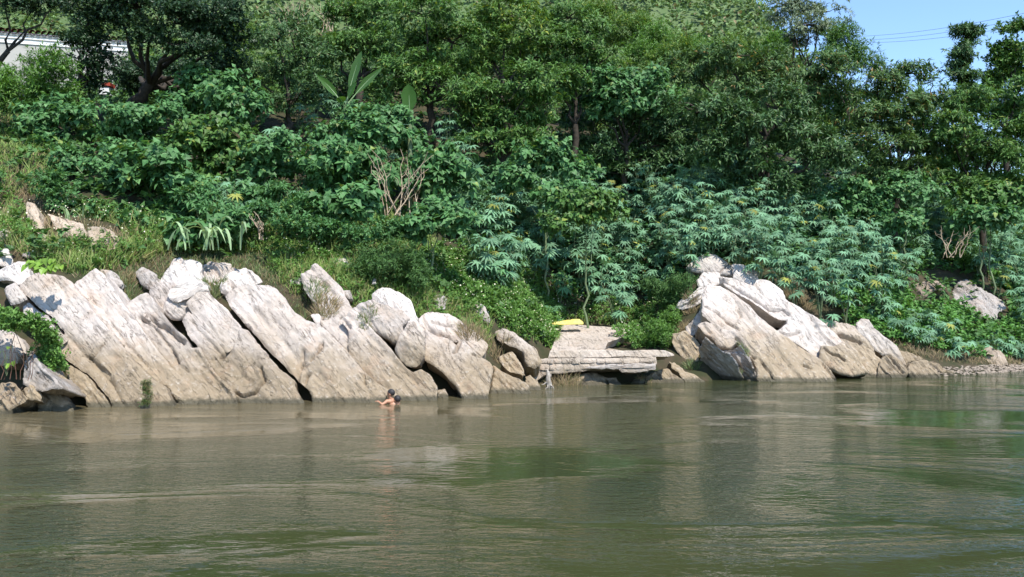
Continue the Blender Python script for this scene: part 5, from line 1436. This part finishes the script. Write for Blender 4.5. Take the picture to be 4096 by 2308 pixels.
tussock('green weeds under the buff rounded boulder', 1470, 1290, .25, .30, 'meadow', 200, 18, 23.6)

# shrubs on the far hill: beyond telling apart
def far_hill():
    rg = np.random.default_rng(77)
    n = 8500
    Y = 64 + 60 * rg.random(n * 2) ** 1.2; X = Y * rg.uniform(-.62, .37, n * 2)
    keep = X < 40
    X, Y = X[keep][:n], Y[keep][:n]
    P = np.stack([X, Y, hill_z(X, Y) + rg.uniform(0, 1.2, len(X))], -1)
    A = np.array([0, -.3, 1]) + rg.normal(0, .5, P.shape)
    V, F = rosettes(np.repeat(P, 3, 0) + rg.normal(0, .55, (len(P) * 3, 3)), np.repeat(A, 3, 0), 4, .55, 1.3, SIMPLE, rg, (.3, 1.5), .2)
    stuff('hill_shrubbery', 'pale green scrub covering the far hill', V, F, 'hill')
far_hill()

# gravel of the right shore
def gravel():
    rg = np.random.default_rng(8)
    n = 1800
    X = rg.uniform(12.5, 26, n); s = rg.uniform(-.35, .8, n)
    Y = bank_y(X) + s
    P = np.stack([X, Y, ground(X, Y) + .01], -1)
    oc = np.array([(1, 0, 0), (0, 1, 0), (-1, 0, 0), (0, -1, 0), (0, 0, .7), (.6, .6, .45), (-.6, .5, .4), (.5, -.6, .4), (-.5, -.6, .45)], float)
    F = np.array([(0, 5, 7), (1, 6, 5), (2, 8, 6), (3, 7, 8), (4, 5, 6), (4, 6, 8), (4, 8, 7), (4, 7, 5), (0, 1, 5), (1, 2, 6), (2, 3, 8), (3, 0, 7)])
    D = np.stack([rg.normal(size=n), rg.normal(size=n), np.zeros(n)], -1)
    V, F = stamp((oc, F), P, frames(D, np.tile([0, 0, 1.0], (n, 1))), np.stack([rg.uniform(.03, .11, n), rg.uniform(.03, .09, n), rg.uniform(.03, .08, n)], -1))
    stuff('gravel', 'brownish gravel along the right shore', V, F, 'gravel')
M['gravel'] = plain_mat('gravel', (0.33, 0.27, 0.21), (0.22, 0.18, 0.14), 5)
gravel()
# ------------------------------------------------------------------ the landing: ramp, stone courses, broken slab
rock('path', 'smooth pale cement ramp leading up from the stone landing', F3, [(455,900),(500,770),(480,664),(560,660),(700,664),(900,680),(1112,690),(1135,762),(960,822),(930,900),(1200,905),(1480,896),(1500,915),(900,925)],
     tilt=8, Y=29.6, thick=.35, rnd=.02, rough=.35, ledge=.01, mat='cement', res=.045, edge=.5)
bpy.data.objects['path']['kind'] = 'structure'
for k_ in ('category',):
    if k_ in bpy.data.objects['path']: del bpy.data.objects['path'][k_]
LD = empty('stone_landing', at(2500, 1530, 27.2) * [1, 1, 0], 'low mortared stone landing with a dark cavity under its broken edge', 'landing')
rock('upper_course', '', F3, [(445,897),(800,893),(1200,896),(1480,893),(1562,938),(1502,957),(1390,952),(1000,956),(700,960),(430,963)], tilt=78, Y=27.0, thick=1.2, rnd=.02, rough=.5, ledge=.01, mat='cement', parent=LD, edge=.4, back=.8)
rock('lower_course', '', F3, [(405,968),(700,964),(1000,960),(1392,958),(1400,1018),(1150,1026),(880,1066),(760,1078),(640,1092),(420,1110),(300,1180),(262,1100),(262,1050),(332,980)], tilt=80, Y=26.86, thick=1.1, rnd=.03, rough=.7, ledge=.02, mat='cement', parent=LD, edge=.5, back=.8)
rock('broken_slab', '', F3, [(720,1048),(860,1030),(1000,1020),(1200,1016),(1390,1014),(1388,1060),(1290,1078),(1200,1086),(1090,1094),(1060,1068),(960,1064),(880,1070)], tilt=70, Y=26.45, thick=1.0, rnd=.03, rough=1.3, ledge=.04, period=.12, mat='rock_grey', parent=LD, bed=(1, 0), back=.85)
rg_ = np.random.default_rng(5)
row = 0
for y0, y1, x0, x1 in [(972, 1014, 330, 740), (1018, 1072, 290, 720), (972, 1010, 760, 1380)]:
    x = x0 + (row % 2) * 20
    row += 1
    while x < x1:
        w_ = rg_.uniform(48, 110) * (1.6 if x0 > 700 else 1)
        q = [(x + 3, y0 + rg_.uniform(0, 6)), (x + w_ * .5, y0 + rg_.uniform(-3, 4)), (x + w_ - 4, y0 + rg_.uniform(0, 6)), (x + w_ - 2, (y0 + y1) / 2), (x + w_ - 5, y1 - rg_.uniform(0, 5)), (x + w_ * .5, y1 - rg_.uniform(-2, 4)), (x + 4, y1 - rg_.uniform(0, 5)), (x, (y0 + y1) / 2)]
        rock('stone', '', F3, q, tilt=80, Y=26.84 - rg_.uniform(0, .03), thick=.25, rnd=.04, rough=.6, ledge=0, mat='cement', parent=LD, edge=.25, res=.035, back=.9)
        x += w_
for o in LD.children:
    for k_ in ('label', 'category', 'group'):
        if k_ in o: del o[k_]

# yellow sack
def sack():
    rg = np.random.default_rng(3)
    c = at(2262, 1294, 31.0)
    E = None
    n, m = 46, 26
    u, v = np.meshgrid(np.linspace(-1, 1, n), np.linspace(-1, 1, m), indexing='ij')
    L, W = .64, .26
    x = u * L * (1 - .10 * np.abs(v)) ; y = v * W * (.8 + .25 * u)
    edge = np.clip((1 - np.abs(u)) / .25, 0, 1) ** .6 * np.clip((1 - np.abs(v)) / .35, 0, 1) ** .6
    hgt = (.045 + .05 * (u * .5 + .5)) * (1 + .35 * np.exp(-((u - .5) / .22) ** 2))
    z = edge * hgt * (1 + .85 * fbm(u * 3.2 + v * 1.5, v * 4, 4, 3)) + .03 * fbm(u * 7, v * 6, 9, 2) * edge
    top = np.stack([x, y, z], -1).reshape(-1, 3)
    bot = np.stack([x, y, 0 * z - .015], -1).reshape(-1, 3)
    i = np.arange(n * m).reshape(n, m)
    F = np.stack([i[:-1, :-1], i[1:, :-1], i[1:, 1:], i[:-1, 1:]], -1).reshape(-1, 4)
    ring = np.concatenate([i[:, 0], i[-1, 1:], i[-2::-1, -1], i[0, -2:0:-1]])
    r2 = np.roll(ring, -1)
    side = np.stack([ring + n * m, r2 + n * m, r2, ring], -1)
    V = np.concatenate([top, bot])
    o = add('sack', mesh_data('sack', V, np.concatenate([F, F[:, ::-1] + n * m, side]), M['sack'], True), None, c)
    o.rotation_euler = (R(7), R(-2), R(4))
    tag(o, 'crumpled yellow cloth sack lying at the top of the landing ramp', 'sack')
M['sack'] = plain_mat('yellow_cloth', (0.66, 0.56, 0.16), (0.56, 0.45, 0.11), 7, .75)
sack()

# driftwood stump
def driftwood():
    rg = np.random.default_rng(9)
    p = at(2196, 1535, 25.7)
    E = empty('driftwood', p, 'bleached forked driftwood stump at the water left of the landing', 'driftwood')
    V, F = tube(np.array([[.02, .1, -.25], [0, .02, 0], [-.03, 0, .15], [-.02, 0, .32], [-.06, .02, .42]]), [.09, .085, .07, .05, .01], 8)
    add('stump', mesh_data('stump', V, F, M['drift'], True), E)
    for a, b, r in [((0, 0, .12), (.10, -.02, .36), .035), ((0, 0, .05), (-.22, -.05, -.02), .035), ((.02, 0, 0), (.16, -.1, -.14), .03), ((0, 0, .02), (-.12, -.12, -.16), .03)]:
        V, F = limb(a, b, r, .008, rg, .015, 6, 6)
        add('root', mesh_data('root', V, F, M['drift'], True), E)
driftwood()

# ------------------------------------------------------------------ white wall at the top left, bits seen through leaves
def box(c, s, rot=0.0):
    x, y, z = [q / 2 for q in s]
    V = np.array([(i * x, j * y, k * z) for i in (-1, 1) for j in (-1, 1) for k in (-1, 1)], float)
    cr, sr = math.cos(rot), math.sin(rot)
    V = V @ np.array([[cr, sr, 0], [-sr, cr, 0], [0, 0, 1]])
    F = np.array([(0, 1, 3, 2), (4, 6, 7, 5), (0, 4, 5, 1), (2, 3, 7, 6), (0, 2, 6, 4), (1, 5, 7, 3)])
    return V + np.array(c), F
M['white'] = plain_mat('white_render', (0.80, 0.79, 0.76), (0.72, 0.71, 0.68), 1.3, .85, spec=.2)
M['grey'] = plain_mat('grey_render', (0.42, 0.40, 0.36), (0.30, 0.30, 0.27), .9, .9, .01)
M['redtile'] = plain_mat('red_tile', (0.20, 0.030, 0.028), (0.13, 0.022, 0.02), 5, .8)
M['redcloth'] = plain_mat('red_cloth', (0.36, 0.06, 0.03), (0.28, 0.05, 0.03), 5, .7)
def wall():
    a = at(-420, 95, 48.6); b_ = at(520, 168, 53.0)
    zt = (a[2] + b_[2]) / 2
    c = (a + b_) / 2
    L = math.hypot(b_[0] - a[0], b_[1] - a[1]); rot = math.atan2(b_[1] - a[1], b_[0] - a[0])
    E = empty('white_wall', (c[0], c[1], zt - 5), 'long white wall with a dark red tiled coping behind trees at the top left', 'wall')
    E.rotation_euler = (0, math.atan2(a[2] - b_[2], L), rot)
    def part(n_, cc, ss, mt): 
        V, F = box(cc, ss); return add(n_, mesh_data(n_, V, F, M[mt], False), E)
    part('white_band', (0, 0, 4.66), (L, .5, .62), 'white')
    part('ledge', (0, -.27, 4.62), (L, .06, .035), 'grey')
    part('ledge', (0, -.27, 4.80), (L, .06, .035), 'grey')
    part('grey_base', (0, .06, 1.9), (L, .5, 4.9), 'grey')
    n = int(L / .3)
    tile = tube(np.array([[0, -.40, 0], [0, .35, .10]]), [.15, .15], 8)
    me = mesh_data('tile', tile[0], tile[1], M['redtile'], True)
    for k in range(min(n, 90)):
        add('tile', me, E, (-L / 2 + (k + .5) * L / min(n, 90), 0, 5.02))
wall()
def glimpses():
    p = at(425, 350, 37.5)
    rg = np.random.default_rng(4)
    E = empty('roadside_stall', (p[0], p[1], p[2] - .6), 'small white and red stall glimpsed low between the tree trunks at the left', 'stall')
    V, F = box((0, 0, .42), (.40, .4, .30)); add('counter', mesh_data('counter', V, F, M['white'], False), E)
    V, F = box((.10, 0, .68), (.34, .5, .14)); add('awning', mesh_data('awning', V, F, M['redcloth'], False), E)
    for sx in (-.03, .18):
        V, F = tube(np.array([[sx, -.1, -.6], [sx, -.1, .66]]), .02, 6); add('post', mesh_data('post', V, F, M['grey'], True), E)
glimpses()

# ------------------------------------------------------------------ power lines in the sky
M['wire'] = plain_mat('wire', (0.10, 0.10, 0.11), None, 3, .6)
for nm, ya, yb in (('topmost', 128, 28), ('middle', 142, 52), ('lowest', 150, 82)):
    A_, B_ = at(3300, ya + 22, 150), at(4300, yb - 18, 96)
    t_ = np.linspace(0, 1, 24)
    c_ = A_ + (B_ - A_) * t_[:, None]
    c_[:, 2] -= 1.0 * np.sin(t_ * math.pi)
    V, F = tube(c_, .022, 6)
    o = add('power_line', mesh_data('power_line', V - c_[12], F, M['wire'], True), None, c_[12])
    tag(o, nm + ' of the three thin power lines crossing the blue sky', 'power line', 'power lines in the sky')

# ------------------------------------------------------------------ the two swimmers
M['skin'] = plain_mat('skin', (0.46, 0.235, 0.14), (0.40, 0.195, 0.115), 14, .5, spec=.45)
M['hair'] = plain_mat('black_hair', (0.014, 0.012, 0.012), (0.035, 0.030, 0.030), 60, .55, .006, .4)
M['eye'] = plain_mat('eye', (0.02, 0.015, 0.012), None, 5, .2)
def ellipsoid(c, r, Rm=None, n=14, m=20):
    t = np.linspace(.001, math.pi - .001, n); a = np.arange(m) / m * 2 * math.pi
    V = np.stack([np.sin(t)[:, None] * np.cos(a), np.sin(t)[:, None] * np.sin(a), np.cos(t)[:, None] + 0 * a], -1).reshape(-1, 3) * np.array(r)
    if Rm is not None: V = V @ np.array(Rm).T
    i = np.arange(n * m).reshape(n, m); j = np.roll(i, -1, 1)
    F = np.stack([i[:-1], i[1:], j[1:], j[:-1]], -1).reshape(-1, 4)
    return V + np.array(c), F
def capsule(pts, rad): 
    V, F = tube(pts, rad, 10)
    parts = [(V, F)]
    for k in range(len(pts)): parts.append(ellipsoid(pts[k], (rad[k],) * 3, None, 8, 10))
    return parts
def remeshed(name, parts, vox, mat, smooth=6):
    V, F = merge(parts)
    me = mesh_data(name, V, F, mat, True)
    o = bpy.data.objects.new(name, me); COL.objects.link(o)
    md = o.modifiers.new('r', 'REMESH'); md.mode = 'VOXEL'; md.voxel_size = vox
    ms = o.modifiers.new('s', 'SMOOTH'); ms.factor = .5; ms.iterations = smooth
    dg = bpy.context.evaluated_depsgraph_get()
    new = bpy.data.meshes.new_from_object(o.evaluated_get(dg))
    bpy.data.objects.remove(o)
    new.name = name
    for p in new.polygons: p.use_smooth = True
    if not new.materials: new.materials.append(mat)
    return new
def head_parts(c, yaw, pitch):
    """head centre c, face along +x before the turn; about 0.21 m tall"""
    Rm = np.array(Matrix.Rotation(yaw, 3, 'Z') @ Matrix.Rotation(pitch, 3, 'Y'))
    def E(p, r): return ellipsoid(np.array(c) + Rm @ np.array(p), r, Rm)
    P = [E((-.012, 0, .025), (.092, .073, .085)), E((.028, 0, -.035), (.060, .056, .070)), E((.060, 0, -.082), (.028, .032, .026)),
         E((.040, .030, -.040), (.035, .022, .032)), E((.040, -.030, -.040), (.035, .022, .032)),
         E((.086, 0, -.022), (.020, .013, .024)), E((.078, 0, .005), (.013, .010, .028)), E((.070, 0, .032), (.020, .055, .016)),
         E((.080, 0, -.060), (.012, .024, .008)), E((.079, 0, -.070), (.012, .021, .008)),
         E((-.012, .074, -.012), (.020, .010, .030)), E((-.012, -.074, -.012), (.020, .010, .030))]
    return P, Rm
def hair_mesh(c, Rm):
    V, F = ellipsoid((0, 0, 0), (1, 1, 1), None, 26, 36)
    W = V * np.array([.098, .079, .093]) + np.array([-.017, 0, .025])
    low = np.interp(W[:, 0], [-.12, -.035, -.03, .015, .02, .045, .09], [-.066, -.050, -.004, -.004, .02, .045, .055])
    keep = (W[:, 2] > low)
    W = W + .0035 * np.stack([fbm(W[:, 0] * 60, W[:, 1] * 60 + W[:, 2] * 40, 3, 2)] * 3, -1)
    F = F[keep[F].all(1)]
    return np.array(c) + W @ Rm.T, F
def person(label, c, yaw, pitch, body, group=None):
    base = np.array([c[0], c[1], 0.0])
    E = empty('person', base, label, 'person', group)
    hp, Rm = head_parts(np.array(c) - base, yaw, pitch)
    add('body', remeshed('body', hp + body, .0085, M['skin'], 4), E)
    V, F = hair_mesh(np.array(c) - base, Rm)
    add('hair', mesh_data('hair', V, F, M['hair'], True), E)
    for sy in (-1, 1):
        V, F = ellipsoid(np.array(c) - base + Rm @ np.array([.074, sy * .030, .004]), (.008, .011, .009), Rm, 8, 10)
        add('eye', mesh_data('eye', V, F, M['eye'], True), E)
G_ = 'swimmers at the foot of the long slab'
w1 = px_water(np.array([1556.0]), np.array([1616.0]))[0]
c1 = at(1563, 1575, w1[1])
z1 = c1[2]
body1 = capsule(np.array([[-.01, 0, z1 - .07], [.01, .01, z1 - .12], [.03, .02, z1 - .18]]), [.050, .052, .075])
body1 += [ellipsoid((.05, .03, z1 - .33), (.145, .105, .165)), ellipsoid((.06, .04, z1 - .60), (.13, .10, .22))]
body1 += capsule(np.array([[.04, .02, z1 - .20], [-.03, -.02, z1 - .185], [-.085, -.05, z1 - .18]]), [.06, .056, .050])
body1 += capsule(np.array([[-.085, -.05, z1 - .18], [-.14, -.10, z1 - .22], [-.19, -.13, z1 - .245]]), [.046, .038, .033])       # upper arm down to the elbow
body1 += capsule(np.array([[-.19, -.13, z1 - .245], [-.24, -.10, z1 - .215], [-.285, -.06, z1 - .185]]), [.033, .029, .021])     # forearm to the wrist
body1 += [ellipsoid((-.308, -.045, z1 - .175), (.032, .026, .016))]
for k in range(4):
    y_ = -.066 + .016 * k
    ln = (.045, .055, .052, .040)[k]
    body1 += capsule(np.array([[-.328, y_, z1 - .173], [-.328 - ln * .6, y_ + .003, z1 - .176], [-.328 - ln, y_ + .005, z1 - .194]]), [.0085, .008, .007])
body1 += capsule(np.array([[-.288, -.072, z1 - .178], [-.315, -.092, z1 - .182], [-.340, -.096, z1 - .188]]), [.009, .0085, .0075])
body1 += capsule(np.array([[.05, .03, z1 - .21], [.12, .08, z1 - .22], [.17, .10, z1 - .25]]), [.06, .054, .048])
body1 += capsule(np.array([[.17, .10, z1 - .25], [.22, .08, z1 - .40], [.20, .0, z1 - .54]]), [.046, .038, .03])
person('dark haired bare shouldered boy in the water looking left with one arm bent before him', c1, R(180 - 22), R(8), body1, None)
w2 = px_water(np.array([1588.0]), np.array([1616.0]))[0]
c2 = at(1589, 1600, w2[1])
z2 = c2[2]
body2 = capsule(np.array([[.0, 0, z2 - .07], [.01, .0, z2 - .13], [.02, .0, z2 - .22]]), [.048, .05, .075])
body2 += [ellipsoid((.03, .0, z2 - .38), (.145, .10, .165)), ellipsoid((.04, .0, z2 - .64), (.13, .10, .2))]
body2 += capsule(np.array([[.03, 0, z2 - .25], [-.09, -.02, z2 - .25], [-.20, -.02, z2 - .36], [-.28, .02, z2 - .40]]), [.06, .05, .038, .03])
body2 += capsule(np.array([[.03, 0, z2 - .25], [.15, -.01, z2 - .26], [.24, -.03, z2 - .40], [.28, -.10, z2 - .52]]), [.06, .05, .038, .03])
person('boy sunk to the chin in the water behind the other one, only black hair showing', c2, R(180 - 62), R(14), body2, None)
